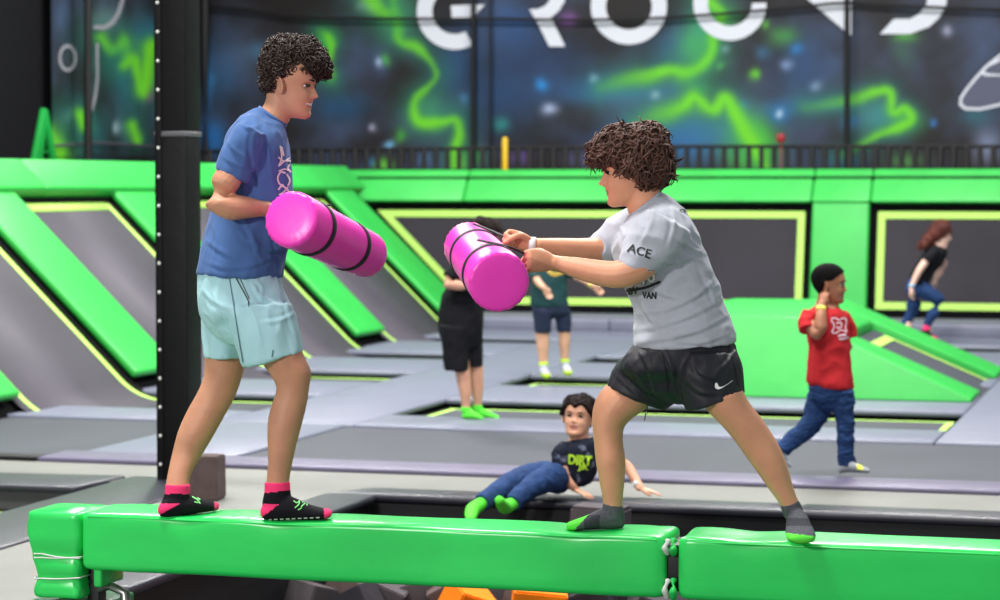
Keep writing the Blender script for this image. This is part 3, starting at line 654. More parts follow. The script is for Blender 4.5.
# ================================================================ THE GREEN BEAM
BY0, BY1, BZ0, BZ1 = 7.42, 7.67, .285, .485
def beam_seg(x0, x1, label, e0=True, e1=True):
    r = empty('balance_beam', ((x0+x1)/2, (BY0+BY1)/2, BZ0)); tag(r, label, 'beam', 'padded balance beams over the foam pit')
    bm = bmesh.new(); n = max(8, int((x1-x0)/.035)); prev = None; sec = []
    # rounded rectangular section
    R = .022
    for cx, cz, a0 in ((BY1-R, BZ1-R, 0), (BY0+R, BZ1-R, 90), (BY0+R, BZ0+R, 180), (BY1-R, BZ0+R, 270)):
        for k in range(6):
            a = math.radians(a0+90*k/5); sec.append((cx+R*math.cos(a), cz+R*math.sin(a)))
    full = []
    for i in range(len(sec)):   # subdivide long sides
        a, b = sec[i], sec[(i+1) % len(sec)]; L = math.dist(a, b); m_ = max(1, int(L/.03))
        for k in range(m_): full.append((a[0]+(b[0]-a[0])*k/m_, a[1]+(b[1]-a[1])*k/m_))
    yc, zc = (BY0+BY1)/2, (BZ0+BZ1)/2
    stations = [(x0, .80), (x0+.004, .9), (x0+.014, .965), (x0+.035, 1)]+[(x0+.035+(x1-x0-.07)*i/n, 1) for i in range(1, n)]+[(x1-.035, 1), (x1-.014, .965), (x1-.004, .9), (x1, .80)]
    for x, s in stations:
        row = []
        for (y, z) in full:
            yy = yc+(y-yc)*s; zz = zc+(z-zc)*s
            q = Vector((x*2.2, yy*5, zz*6)); dz = noise.noise(q)*.006
            edge = math.exp(-min(x-x0, x1-x)/.12); dz += noise.noise(Vector((x*14, yy*9, zz*14)))*.006*edge
            # dents under the feet
            for fx in (-3.27, -2.93, -1.92, -1.36):
                dz -= .007*math.exp(-((x-fx)/.08)**2) if z > BZ1-.03 else 0
            row.append(bm.verts.new((x, yy+dz*.6*(-1 if y < yc else 1), zz+dz)))
        if prev:
            for k in range(len(row)): bm.faces.new((prev[k], prev[(k+1) % len(row)], row[(k+1) % len(row)], row[k]))
        else: bm.faces.new(row)
        prev = row
    bm.faces.new(prev[::-1]); bmesh.ops.recalc_face_normals(bm, faces=bm.faces[:])
    obj('padding', bm, GREEN_BEAM, r)
    bm = bmesh.new(); rod(bm, [(x0+.03, BY0+.004, BZ1-.014), ((x0+x1)/2, BY0+.004, BZ1-.014), (x1-.03, BY0+.004, BZ1-.014)], .0035, 6, 1); obj('seam', bm, GREEN_BEAM, r)
    return r
xa = YP(80, 540, BY0).x; xg0 = YP(665, 560, BY0).x; xg1 = YP(677, 560, BY0).x
ra = beam_seg(xa, xg0, 'long green padded balance beam under both players\' feet, left of the dark joint')
rb_ = beam_seg(xg1, .9, 'green padded balance beam right of the dark joint, under the right player\'s rear foot')
# joint between the beams: black core, end ties
r = empty('beam_joint', ((xg0+xg1)/2, 7.5, BZ0)); tag(r, 'dark gap joining the two green beams, tied with white and green straps', 'joint')
bm = bmesh.new(); box(bm, (xg0-.02, BY0+.03, BZ0+.02), (xg1+.02, BY1-.03, BZ1-.03), .01); obj('steel_core', bm, BLACKM, r)
xm = (xg0+xg1)/2
for z, h in ((BZ1-.035, .02), (BZ0+.03, .028)):
    bm = bmesh.new(); rod(bm, [(xm-.016, BY0+.02, z-h), (xm-.02, BY0+.0, z), (xm-.012, BY0+.01, z+h)], .010, 8, 3); obj('white_tie', bm, WHITE, r)
    bm = bmesh.new(); rod(bm, [(xm+.004, BY0+.02, z-h), (xm+.008, BY0-.004, z), (xm+.004, BY0+.02, z+h)], .012, 8, 3); obj('green_tie', bm, GREEN_BEAM, r)
# wrapped end of the beam and its post
r = empty('beam_end_wrap', (-3.75, 7.5, .1)); tag(r, 'folded green pad tied with white cords around the left end of the beam', 'pad')
x0 = YP(26, 540, BY0).x; x1 = YP(80, 540, BY0).x-.004
bm = bmesh.new(); rows = []
zs_ = [.185, .19, .2, .215, .235, .25, .265, .29, .315, .33, .345, .37, .40, .43, .455, .47, .478]
pin = {.25: .91, .33: .91, .265: .95, .235: .96, .315: .95, .345: .95}
prev = None
for i, z in enumerate(zs_):
    s = pin.get(z, 1.0)*(1-.012*abs(noise.noise(Vector((z*30, 0, 0)))))
    if i == 0 or i == len(zs_)-1: s *= .965
    taper = 1-.10*(z < .30)-.04*(z < .38)
    xa_, xb_2 = x0+(1-taper)*(x1-x0)*.9, x1+.0
    xc, w = (xa_+xb_2)/2, (xb_2-xa_)/2; yc_, h = (BY0+BY1)/2, (BY1-BY0)/2
    ring = []
    for k in range(48):
        a = 2*PI*k/48+PI/4; ca, sa = math.cos(a), math.sin(a)
        ca = math.copysign(abs(ca)**.2, ca); sa = math.copysign(abs(sa)**.2, sa)
        q = Vector((ca*w*16, sa*h*16, z*26)); d = 1+noise.noise(q)*.05*(z < .46)+(1-abs(noise.noise(q*1.7+Vector((3, 1, 2))))*3)*.028*(z < .46)
        ring.append(bm.verts.new((xc+ca*w*s*d, yc_+sa*h*s*d, z)))
    if prev:
        for k in range(48): bm.faces.new((prev[k], prev[(k+1) % 48], ring[(k+1) % 48], ring[k]))
    else: bm.faces.new(ring[::-1])
    prev = ring
bm.faces.new(prev); bmesh.ops.recalc_face_normals(bm, faces=bm.faces[:]); obj('padding', bm, GREEN_BEAM, r)
for za, zb2 in ((.335, .325), (.322, .328), (.25, .257)):
    bm = bmesh.new(); w0, w1 = x0+.028, x1-.002
    rod(bm, [(w0, BY1-.02, za), (w0, BY0+.01, za), (w0+.03, BY0+.003, za), ((w0+w1)/2, BY0+.004, (za+zb2)/2-.003), (w1-.01, BY0+.004, zb2), (w1, BY0+.03, zb2), (w1, BY1-.02, zb2)], .0026, 6, 3)
    obj('cord', bm, WHITE, r)
r = empty('beam_support', (-3.6, 7.55, -.1)); tag(r, 'black metal support under the left end of the green beam', 'support')
sx = YP(93, 580, 7.5).x
bm = bmesh.new(); box(bm, (sx-.022, 7.5, -.1), (sx+.022, 7.56, BZ0+.01), .004); obj('post', bm, BLACKM, r)
bm = bmesh.new(); rod(bm, [(sx, 7.52, .2), (sx+.12, 7.5, .2), (sx+.13, 7.5, -.1)], .018, 12, 2); obj('pipe', bm, STEEL, r)
bm = bmesh.new(); box(bm, (x0-.05, 7.35, -.1), (sx+.02, 7.8, .155), .02); obj('foot_pad', bm, mat('dark_green_vinyl', (16, 84, 46), rough=.35), r)
bm = bmesh.new(); box(bm, (sx+.03, BY0+.02, BZ0-.06), (sx+.06, BY1-.05, BZ0+.02), .008); obj('green_flap', bm, GREEN_BEAM, r)
# ================================================================ PEOPLE
def skinmat(name, c): return mat(name, c, rough=.5, spec=.4, noise_amt=.09, noise_scale=14, sss=.12, bump=.0008, bump_scale=60)
LIP = mat('lips', (176, 98, 92), rough=.45); EYEW = mat('eye_white', (196, 188, 180), rough=.25); IRIS = mat('dark_iris', (34, 22, 18), rough=.2)
TEETH = mat('teeth', (232, 228, 216), rough=.3); BROW = mat('dark_brow', (32, 23, 20), rough=.8); MOUTHIN = mat('mouth_inside', (70, 26, 28), rough=.6)
class Fig:
    def __init__(s, D0): s.D = D0
    def p(s, x, y, d=0): return np.array(S(x, y, s.D+d))
    def ring(s, xL, yL, xR, yR, t, d=0):
        a = s.p(xL, yL, d); b = s.p(xR, yR, d); return ((a+b)/2, (b-a)/2, np.array(FH)*t)
    def rings(s, L, d=0):  # each: (xL,yL,xR,yR,t[,dd])
        return [s.ring(*r[:5], d+(r[5] if len(r) > 5 else 0)) for r in L]
    def pts(s, L): return [s.p(*q) for q in L]
# ---- head, local axes x forward, y left, z up, chin at 0, crown at 1 (height 0.23)
HZ = [(0.0, .072, .022, .018), (.03, .082, .004, .030), (.08, .0875, -.018, .043), (.14, .0865, -.034, .051), (.19, .0855, -.044, .0555), (.24, .0865, -.052, .0585), (.30, .088, -.062, .061), (.36, .0865, -.074, .063),
      (.43, .086, -.086, .066), (.50, .0855, -.094, .069), (.56, .090, -.099, .0715), (.62, .0915, -.102, .073), (.70, .0895, -.102, .0745), (.78, .083, -.098, .0735), (.86, .070, -.087, .068), (.93, .050, -.068, .055), (.975, .030, -.046, .037), (1.0, .008, -.02, .012)]
def head_geo(bm, M, hs=1.0, wide=1.0, nose=1.0, smile=0.0, full=1.0):
    rows = cubic(HZ, 3); n = 56; t = bmesh.new(); prev = None; first = None
    for (z, xf, xb, hw) in rows:
        z = float(z); ring = []
        xc = (xf+xb)/2 if z < .3 else (xf+xb)/2+.004
        for k in range(n):
            a = 2*PI*k/n; ca, sa = math.cos(a), math.sin(a)
            ex = 1.0 if ca < 0 else .86
            x = xc+(xf-xc if ca > 0 else xc-xb)*math.copysign(abs(ca)**ex, ca); y = hw*wide*math.copysign(abs(sa)**.94, sa)
            if ca > 0:
                # nose
                if .30 < z < .58:
                    q = (.58-z)/.22
                    prot = .027*min(1, q)**1.25 if z > .36 else .027*max(0, (z-.315)/.045)**.6 if z > .315 else 0
                    wd = .0075+.0085*max(0, 1-abs(z-.355)/.08)
                    x += nose*prot*math.exp(-(y/wd)**2)
                # eye sockets, brow, cheeks, lips, chin
                x -= .0115*math.exp(-((abs(y)-.031)/.015)**2-((z-.50)/.045)**2)
                x += .004*math.exp(-((abs(y)-.028)/.02)**2-((z-.585)/.03)**2)
                x += .005*full*math.exp(-((abs(y)-.040)/.018)**2-((z-.36)/.08)**2)
                x += .0048*math.exp(-(y/.02)**2-((z-.262)/.020)**2)+.0045*math.exp(-(y/.018)**2-((z-.200)/.020)**2)
                x -= .0045*math.exp(-(y/.024)**2-((z-.232)/.010)**2)-.0*z
                x -= .0035*math.exp(-(y/.02)**2-((z-.150)/.022)**2)
                x += .003*math.exp(-(y/.02)**2-((z-.07)/.04)**2)
            v = M @ (Vector((x, y, (z)*.23))*hs); ring.append(t.verts.new(v))
        if prev:
            for k in range(n): t.faces.new((prev[k], prev[(k+1) % n], ring[(k+1) % n], ring[k]))
        else: first = ring
        prev = ring
    t.faces.new(first[::-1]); t.faces.new(prev); bmesh.ops.recalc_face_normals(t, faces=t.faces[:]); merge(bm, t)
    for sgn in (1, -1):   # ears
        c = Vector((-.010, sgn*.072*wide, .107))
        ex, ey, ez = Vector((.015, sgn*.009, -.003)), Vector((0, sgn*.006, 0)), Vector((-.006, sgn*.004, .029))
        L = lambda v: (M.to_3x3() @ v)*hs
        ellipsoid(bm, M @ (c*hs), L(ex), L(ey), L(ez), 14, 10)
        pts = []
        for k in range(11):
            a = math.radians(-60+300*k/10); pts.append(M @ ((c+ex*1.0*-math.cos(a+PI/2)*1.0+ez*math.sin(a+PI/2)*1.0+Vector((0, sgn*.006, 0)))*hs))
        rod(bm, pts, .0042*hs, 6, 1)
def head_frame(origin, fwd, up):
    f = Vector(fwd).normalized(); u = Vector(up); u = (u-f*u.dot(f)).normalized(); l = u.cross(f)
    return Matrix.Translation(Vector(origin)) @ Matrix((f, l, u)).transposed().to_4x4()
def fwd_dir(screen_right, toward_cam, down=0.0):  # direction in camera-ish axes
    return (RT*screen_right-FH*toward_cam-Vector((0, 0, 1))*down).normalized()
def face_parts(root, M, hs, browm, eye_open=1.0, mouth='closed', wide=1.0, gaze=0.0):
    R3 = M.to_3x3()
    for sgn in (1, -1):
        c = M @ (Vector((.0690, sgn*.031*wide, .115))*hs)
        bm = bmesh.new(); ellipsoid(bm, c, R3 @ Vector((.0125, 0, 0))*hs, R3 @ Vector((0, .0135, 0))*hs, R3 @ Vector((0, 0, .0068*eye_open))*hs, 24, 16)
        me = bpy.data.meshes.new('eye'); bm.to_mesh(me); bm.free(); cc = c+(R3 @ Vector((1, 0, 0))-FH*gaze).normalized()*.0115*hs
        o = link('eye', me, [EYEW, IRIS], root)
        off = ORG[o.name]
        for p in o.data.polygons: p.material_index = 1 if (Vector(p.center)+off-cc).length < .0080*hs else 0
        bm = bmesh.new()   # upper lid line
        pts = [M @ (Vector((.083-.0006*abs(k)**1.5, sgn*(.031+.0042*k)*wide,   .1195-.0007*k*k*.9))*hs) for k in (-3, -1.5, 0, 1.5, 3)]
        rod(bm, pts, [.0014, .0024, .0028, .0024, .0014], 6, 2); obj('eyelid', bm, BROW, root)
        bm = bmesh.new()
        pts = [M @ (Vector((.0925-.004*((k+3)/6)**2*2, sgn*(.030+.0052*k)*wide, .1335+.0040*math.sin((k+3)/6*2.4)))*hs) for k in (-3, -1.5, 0, 1.5, 3)]
        rod(bm, pts, [.0028, .0042, .0046, .0036, .0016], 8, 2, flat=.7); obj('eyebrow', bm, browm, root)
def lip_rule(M, hs, mouth):
    Mi = M.inverted()
    def f(c):
        q = (Mi @ Vector(c))/hs; z = q.z/.23; y = abs(q.y)
        mw = .029 if mouth == 'smile' else .0245
        if q.x > .06 and y < mw:
            w = 1-(y/mw)**2
            top = .232+.045*w**.7; bot = .232-.050*w**.7
            if mouth == 'smile' and abs(z-.236) < .020*w: return 2
            if bot < z < top: return 1
        return 0
    return f
def hand_geo(bm, wrist, d, palm, side, s=1.0, curl=(50, 60, 40), thumb_in=.5, spread=0.0):
    """wrist point, direction to the knuckles, palm normal, side toward the thumb"""
    x = Vector(d).normalized(); n = Vector(palm); n = (n-x*n.dot(x)).normalized(); y = n.cross(x)
    if y.dot(Vector(side)) < 0: y = -y
    W = Vector(wrist); P = lambda a, b, c: W+(x*a+y*b+n*c)*s
    A = lambda v: np.array(v)
    loft(bm, [(A(P(-.03, 0, 0)), A(y*.024*s), A(n*.018*s)), (A(P(0, 0, 0)), A(y*.026*s), A(n*.018*s)), (A(P(.03, .002, 0)), A(y*.036*s), A(n*.0165*s)), (A(P(.065, 0, 0)), A(y*.041*s), A(n*.0145*s)), (A(P(.088, -.001, .001)), A(y*.039*s), A(n*.011*s))], 18, 2)
    for i, (off, ln, r) in enumerate(((.029, .070, .0086), (.0095, .079, .0088), (-.0105, .073, .0083), (-.029, .057, .0073))):
        p = P(.080, off, .001); ang = 0; pts = [P(.062, off*.9, 0), p]; yy = spread*(1.5-i)*.12
        for seg, c in zip((.45, .31, .24), curl):
            ang += math.radians(c); dd = (x*math.cos(ang)+n*math.sin(ang)+y*yy).normalized()
            p = p+dd*ln*seg*s; pts.append(p)
        rod(bm, pts, [r*s*1.05, r*s*1.08, r*s, r*s*.95, r*s*.8], 10, 3)
    t = thumb_in
    rod(bm, [P(.012, .020, .004), P(.040, .038, .012+.012*t), P(.064, .044-.016*t, .022+.022*t), P(.084, .040-.034*t, .026+.030*t)], [.0135*s, .0125*s, .0105*s, .0085*s], 10, 3)
def body_mesh(fig_root_name, build, M, hs, skin, voxel, origin, mouth='closed', smooth=2):
    bm = bmesh.new(); build(bm)
    me = remesh(bm, voxel, smooth, .45)
    me.materials.append(skin); me.materials.append(LIP); me.materials.append(TEETH if mouth == 'smile' else LIP)
    paint_faces(me, lip_rule(M, hs, mouth))
    return link(fig_root_name, me, None, None, origin)
def cloth(name, build, m, root, voxel=.006, wr=.004, sc=9, stretch=(1, 1, 1), smooth=5, seed=0., label=None, rule=None):
    bm = bmesh.new(); build(bm); me = remesh(bm, voxel, smooth, .5)
    if wr: wrinkle(me, wr, sc, stretch, seed)
    for mm_ in (m if isinstance(m, (list, tuple)) else [m]): me.materials.append(mm_)
    if rule: paint_faces(me, rule)
    return link(name, me, None, root, label=label)
def pxrule(f):
    return lambda c: f(*proj(c))
def curls(bm, base, n, rad, tube, turns, seed=1, pitch=.6, out=.0, seg=10, downbias=0.):
    rg = random.Random(seed); me = base; tot = []; ar = 0
    polys = me.polygons; areas = []
    for p in polys: ar += p.area; areas.append(ar)
    import bisect
    for i in range(n):
        p = polys[bisect.bisect(areas, rg.random()*ar) % len(polys)]; nrm = p.normal.copy(); c = p.center+nrm*out
        ax = (nrm*.6+Vector((rg.uniform(-1, 1), rg.uniform(-1, 1), rg.uniform(-1, 1)-downbias))).normalized()
        a = ax.cross(Vector((.3, .5, .8))).normalized(); b = ax.cross(a); R = rad*rg.uniform(.65, 1.25); ph = rg.uniform(0, 6.28); T = turns*rg.uniform(.7, 1.2)
        st = int(seg*T)+3; prev = None
        for k in range(st+1):
            t = k/st; an = ph+t*T*2*PI; cen = c+ax*(t-.35)*R*T*pitch*2
            rad_dir = a*math.cos(an)+b*math.sin(an); tr = tube*(1-.5*t)
            pc = cen+rad_dir*R*(1-.25*t); row = [bm.verts.new(pc+rad_dir*tr), bm.verts.new(pc+ax*tr), bm.verts.new(pc-rad_dir*tr), bm.verts.new(pc-ax*tr)]
            if prev:
                for q in range(4): bm.faces.new((prev[q], prev[(q+1) % 4], row[(q+1) % 4], row[q]))
            prev = row
def locks(bm, me, n, ln, tube, centre, seed=1, wave=.006, down=.8, outw=.3, swirl=0., ok=None):
    rg = random.Random(seed); polys = [p for p in me.polygons if ok is None or ok(p.center)]; areas = []; ar = 0
    for p in polys: ar += p.area; areas.append(ar)
    import bisect
    for i in range(n):
        p = polys[bisect.bisect(areas, rg.random()*ar) % len(polys)]; nrm = p.normal.copy(); c = p.center.copy()
        dirn = (Vector((0, 0, -down))+Vector((rg.gauss(0, .45), rg.gauss(0, .45), rg.gauss(0, .35)))); dirn = (dirn-nrm*dirn.dot(nrm)*.85+nrm*outw*rg.random()).normalized()
        side = dirn.cross(nrm).normalized(); L = ln*rg.uniform(.6, 1.2); ph = rg.uniform(0, 6.28); prev = None; st = 9; w = wave*rg.uniform(.5, 1.3)
        for k in range(st+1):
            t = k/st; pc = c+dirn*L*(t-.4)+side*w*math.sin(ph+t*7)+nrm*(w*math.cos(ph+t*7)*.7+.002-.010*(t-.4)**2*4); tr = tube*(1-.75*t**2)*(.4+min(1, t*5)*.6)
            row = [bm.verts.new(pc+side*tr*1.6), bm.verts.new(pc+nrm*tr*.8), bm.verts.new(pc-side*tr*1.6), bm.verts.new(pc-nrm*tr*.8)]
            if prev:
                for q in range(4): bm.faces.new((prev[q], prev[(q+1) % 4], row[(q+1) % 4], row[q]))
            prev = row
def hair_obj(root, blobs, m, voxel, kind, **kw):
    bm = bmesh.new()
    for c, r, t in blobs:
        ellipsoid(bm, c, RT*r, FH*t, Vector((0, 0, 1))*r, 24, 16)
    me = remesh(bm, voxel, 2)
    b2 = bmesh.new(); b2.from_mesh(me)
    if kind == 'curls': curls(b2, me, **kw)
    elif kind == 'locks': locks(b2, me, centre=None, **kw)
    return obj('hair', b2, m, root)
def scalp(M, hs, wide=1.0, thick=.012, line=None, front=.78, drop=0.0, lump=0.0, seed=0):
    """hair hugging the skull: grown outward above the hairline, sunk under the skin below it"""
    bm = bmesh.new(); head_geo(bm, M, hs, wide); me = remesh(bm, .0045*max(hs, .8), 2)
    Mi = M.inverted(); LX = [-.11, -.05, -.025, -.012, .012, .03, .055, .075, .10]; LZ = line or [.20, .24, .34, .56, .58, .60, front-.10, front-.02, front]
    n = len(me.vertices); co = np.empty(n*3, 'f'); me.vertices.foreach_get('co', co); nr = np.empty(n*3, 'f'); me.vertices.foreach_get('normal', nr); co = co.reshape(-1, 3); nr = nr.reshape(-1, 3)
    for i in range(n):
        q = (Mi @ Vector(co[i].tolist()))/hs; z = q.z/.23; h = np.interp(q.x, LX, LZ)-drop*max(0, q.x-.05)*20*(.5+.5*math.sin(q.y*90+seed))
        k = min(1, max(0, (z-h)/.05)); k = k*k*(3-2*k)
        co[i] += nr[i]*(-.007*(1-k)+(thick*(1+lump*noise.noise(q*26+Vector((seed, 0, 0))))+.006*max(0, z-.7))*k)*hs
    me.vertices.foreach_set('co', co.ravel()); me.update(); return me
SKIN_A = skinmat('skin_left_player', (198, 142, 112)); SKIN_B = skinmat('skin_right_player', (216, 154, 120))
HAIR_A = mat('dark_curly_hair', (48, 33, 27), rough=.55, spec=.35); HAIR_B = mat('brown_wavy_hair', (78, 51, 41), rough=.55, spec=.3, noise_amt=.35, noise_scale=30)
PINK = mat('pink_vinyl', (246, 62, 190), rough=.33, spec=.5, noise_amt=.03, noise_scale=8, bump=.006, bump_scale=14)
STRAP = mat('black_webbing', (22, 20, 26), rough=.6)

def folds(o, L):
    """press cloth folds into a garment: each fold is a line with a width and a depth (ridge beside a valley)"""
    me = o.data; off = np.array(ORG[o.name]); n = len(me.vertices)
    co = np.empty(n*3, 'f'); me.vertices.foreach_get('co', co); co = co.reshape(-1, 3); nr = np.empty(n*3, 'f'); me.vertices.foreach_get('normal', nr); nr = nr.reshape(-1, 3)
    d = co+off-np.array(CAM); w_ = d@np.array(FW); X = 500+F*(d@np.array(RT))/w_; Y = 300-F*(d@np.array(UP))/w_; facing = (nr*d).sum(1) < 0
    tot = np.zeros(n)
    for pts, wd, amp in L:
        Q = np.array(cubic([np.array(p, float) for p in pts], 5)); best = np.full(n, 1e9); sg = np.zeros(n); tt = np.zeros(n); m = len(Q)-1
        for i, (a, b) in enumerate(zip(Q[:-1], Q[1:])):
            ab = b-a; L2 = ab@ab+1e-9; t = np.clip(((X-a[0])*ab[0]+(Y-a[1])*ab[1])/L2, 0, 1)
            dx = X-a[0]-t*ab[0]; dy = Y-a[1]-t*ab[1]; ds = np.hypot(dx, dy); c = ab[0]*dy-ab[1]*dx
            k = ds < best; best[k] = ds[k]; sg[k] = np.sign(c[k])*ds[k]; tt[k] = (i+t[k])/m
        q = sg/wd; tot += amp*np.sin(np.clip(tt, .02, .98)*PI)**.6*(np.exp(-q*q)-.75*np.exp(-(q-1.5)**2))*(best < wd*5)
    co += nr*(tot*facing)[:, None]; me.vertices.foreach_set('co', co.ravel()); me.update()
def tuck(body, clo, pred, depth=.008, reach=.13):
    bv = bvh_of(clo); off = ORG[body.name]
    for v in body.data.vertices:
        w_ = v.co+off
        if not pred(*proj(w_)): continue
        loc, nor, idx, dist = bv.find_nearest(w_)
        if loc is None or dist > reach: continue
        if (w_-loc).dot(nor) > -depth: v.co = loc-nor*depth-off
    body.data.update()
# ---------------------------------------------------------------- pink rolls
def roll(c0, c1, r0, r1, label, t_straps, handle=None):
    c0, c1 = Vector(c0), Vector(c1); ax = (c1-c0).normalized(); a = ax.cross(Vector((0, 0, 1))).normalized(); b = ax.cross(a)
    L = (c1-c0).length
    r = empty('foam_roll', (c0+c1)/2); tag(r, label, 'foam roll', 'pink foam battle rolls')
    st = [(.0, .0), (.001, .5), (.004, .86), (.010, .955), (.022, .992), (.045, 1.0)]; prof = st+[(t, 1.) for t in np.linspace(.09, .91, 18)]+[(1-t, s) for t, s in st[::-1]]
    bm = bmesh.new(); prev = None; N = 64; rg = random.Random(3)
    for i, (t, s) in enumerate(prof):
        R = (r0+(r1-r0)*t)
        row = []
        for k in range(N):
            an = 2*PI*k/N; rim = math.exp(-((min(t, 1-t)-.012)/.018)**2)
            d = s*(1+.022*rim*math.sin(an*24+3*math.sin(an*3))+.012*noise.noise(Vector((math.cos(an)*2, math.sin(an)*2, t*6))))
            for ts in t_straps: d -= .035*math.exp(-((t-ts)/.02)**2)*(s > .9)
            row.append(bm.verts.new(c0+ax*(L*t)+(a*math.cos(an)+b*math.sin(an))*R*max(d, .001)))
        if prev:
            for k in range(N): bm.faces.new((prev[k], prev[(k+1) % N], row[(k+1) % N], row[k]))
        else: bm.faces.new(row)
        prev = row
    bm.faces.new(prev[::-1]); bmesh.ops.recalc_face_normals(bm, faces=bm.faces[:])
    obj('padding', bm, PINK, r)
    for ts in t_straps:
        R = (r0+(r1-r0)*ts)*.985; bm = bmesh.new(); N = 64; prev = first = None
        for k in range(N):
            an = 2*PI*k/N; e = a*math.cos(an)+b*math.sin(an); row = [bm.verts.new(c0+ax*(L*ts+q*.011)+e*(R+h)) for q, h in ((-1, -.003), (1, -.003), (1, .004), (-1, .004))]
            if prev:
                for q in range(4): bm.faces.new((prev[q], prev[(q+1) % 4], row[(q+1) % 4], row[q]))
            else: first = row
            prev = row
        for q in range(4): bm.faces.new((prev[q], prev[(q+1) % 4], first[(q+1) % 4], first[q]))
        bmesh.ops.recalc_face_normals(bm, faces=bm.faces[:]); obj('strap', bm, STRAP, r)
    if handle:
        for pts in handle:
            bm = bmesh.new(); rod(bm, pts, .0075, 8, 3, flat=.5); obj('handle', bm, STRAP, r)
    return r

# ================================================================ LEFT PLAYER
A = Fig(8.12)
hsA = 66/ (2400/8.12)/.23
MA = head_frame(A.p(285.5, 117, 0), fwd_dir(1, .24, .13), (RT*.10+Vector((0, 0, 1))))
def buildA(bm):
    head_geo(bm, MA, hsA, full=1.1)
    loft(bm, A.rings([(266, 90, 292, 104, .050), (266, 98, 293, 110, .052), (263, 106, 290, 119, .053), (256, 114, 287, 129, .062), (247, 121, 284, 136, .09)]), 20)
    loft(bm, A.rings([(244, 122, 284, 134, .11), (232, 138, 285, 148, .16), (228, 165, 286, 168, .155), (222, 195, 285, 192, .14), (214, 228, 284, 225, .135), (207, 255, 281, 254, .135), (204, 280, 278, 280, .13), (210, 298, 280, 298, .12)]), 24)
    # right (near) arm
    rod(bm, A.pts([(244, 142, -.15), (236, 158, -.19), (231, 172, -.21), (223, 187, -.22), (217, 201, -.225), (229, 207, -.225), (246, 207.5, -.20), (260, 208.5, -.17), (270, 209, -.15)]), [.055, .051, .045, .043, .042, .043, .037, .028, .025], 16, 3)
    hand_geo(bm, A.p(270, 209, -.15), A.p(300, 217, -.06)-A.p(270, 209, -.15), Vector((0, 0, -1))+RT*.2, RT*.2-FH, 1.0, (78, 92, 60))
    # left (far) arm
    rod(bm, A.pts([(246, 142, .15), (243, 165, .19), (243, 190, .21), (250, 205, .22), (275, 211, .2), (300, 218, .14), (312, 221, .10)]), [.055, .05, .046, .043, .041, .03, .025], 16, 3)
    hand_geo(bm, A.p(312, 221, .10), A.p(335, 230, .10)-A.p(312, 221, .10), Vector((0, 0, -1)), -FH, 1.0, (60, 75, 45))
    # legs: near (leading) then far (trailing)
    loft(bm, A.rings([(230, 312, 286, 312, .055), (238, 332, 298, 330, .078), (250, 348, 301, 344, .080), (261, 362, 304, 356, .073), (271, 376, 311, 371, .064), (276.5, 389, 309.5, 386, .057), (270.5, 408, 306.5, 406, .058), (267.5, 425, 302, 424, .060), (267.5, 445, 296.5, 445, .052), (268, 462, 292.5, 463, .042), (266.5, 481, 289.5, 480, .036), (265, 500, 289, 500, .036)], -.09), 24)
    loft(bm, A.rings([(208, 312, 252, 314, .055), (205, 332, 250, 337, .076), (204.5, 357, 245.5, 363, .075), (203.5, 377, 240.5, 382, .064), (196.5, 394, 234, 399, .058), (187, 411, 224, 417, .059), (178.5, 430, 213.5, 436, .058), (173, 450, 202, 455, .050), (168.5, 470, 191.5, 473, .039, -.03), (165.5, 486, 189, 486, .035, -.05), (164, 503, 188, 503, .034, -.06)], .09), 24)
manA = body_mesh('person', buildA, MA, hsA, SKIN_A, .0042, (A.p(230, 515, 0)*1).tolist() and Vector((A.p(230, 515)[0], A.p(230, 515)[1], .485)), 'smile')
tag(manA, 'curly-haired young man in blue t-shirt and mint shorts on the beam, gripping a pink roll', 'person')
face_parts(manA, MA, hsA, BROW, .85, gaze=.75)
BLUE = mat('blue_tshirt', (72, 104, 156), rough=.85, spec=.2, noise_amt=.07, noise_scale=20, bump=.012, bump_scale=13, stretch=(1, 1, .5), sheen=.1)
def shirtA(bm):
    loft(bm, A.rings([(259, 107, 286, 126, .072), (249, 112, 287, 131, .10), (238, 120, 288, 138, .165), (229, 133, 290, 150, .195), (224, 150, 292, 163, .19), (220, 172, 293, 178, .175), (216, 195, 292.5, 195, .168), (209, 222, 291, 220, .165), (202.5, 248, 287.5, 248, .168), (197.5, 268, 283, 271, .172), (196.8, 274, 281.5, 277, .172)]), 32, 3, e=2.2, cap='flat')
    loft(bm, A.rings([(238, 122, 266, 134, .075), (230, 134, 262, 148, .078), (221, 151, 256, 165, .074), (217, 161, 252, 175, .072), (215.5, 168, 249, 184, .071)], -.185), 22, 3, cap='flat')
    loft(bm, A.rings([(240, 122, 266, 134, .075), (232, 134, 262, 148, .075), (228, 151, 260, 165, .07), (228, 170, 258, 178, .068)], .185), 22, 3, cap='flat')
shA = cloth('t_shirt', shirtA, BLUE, manA, .006, .010, 9, (1, 1, .5), 5, seed=3)
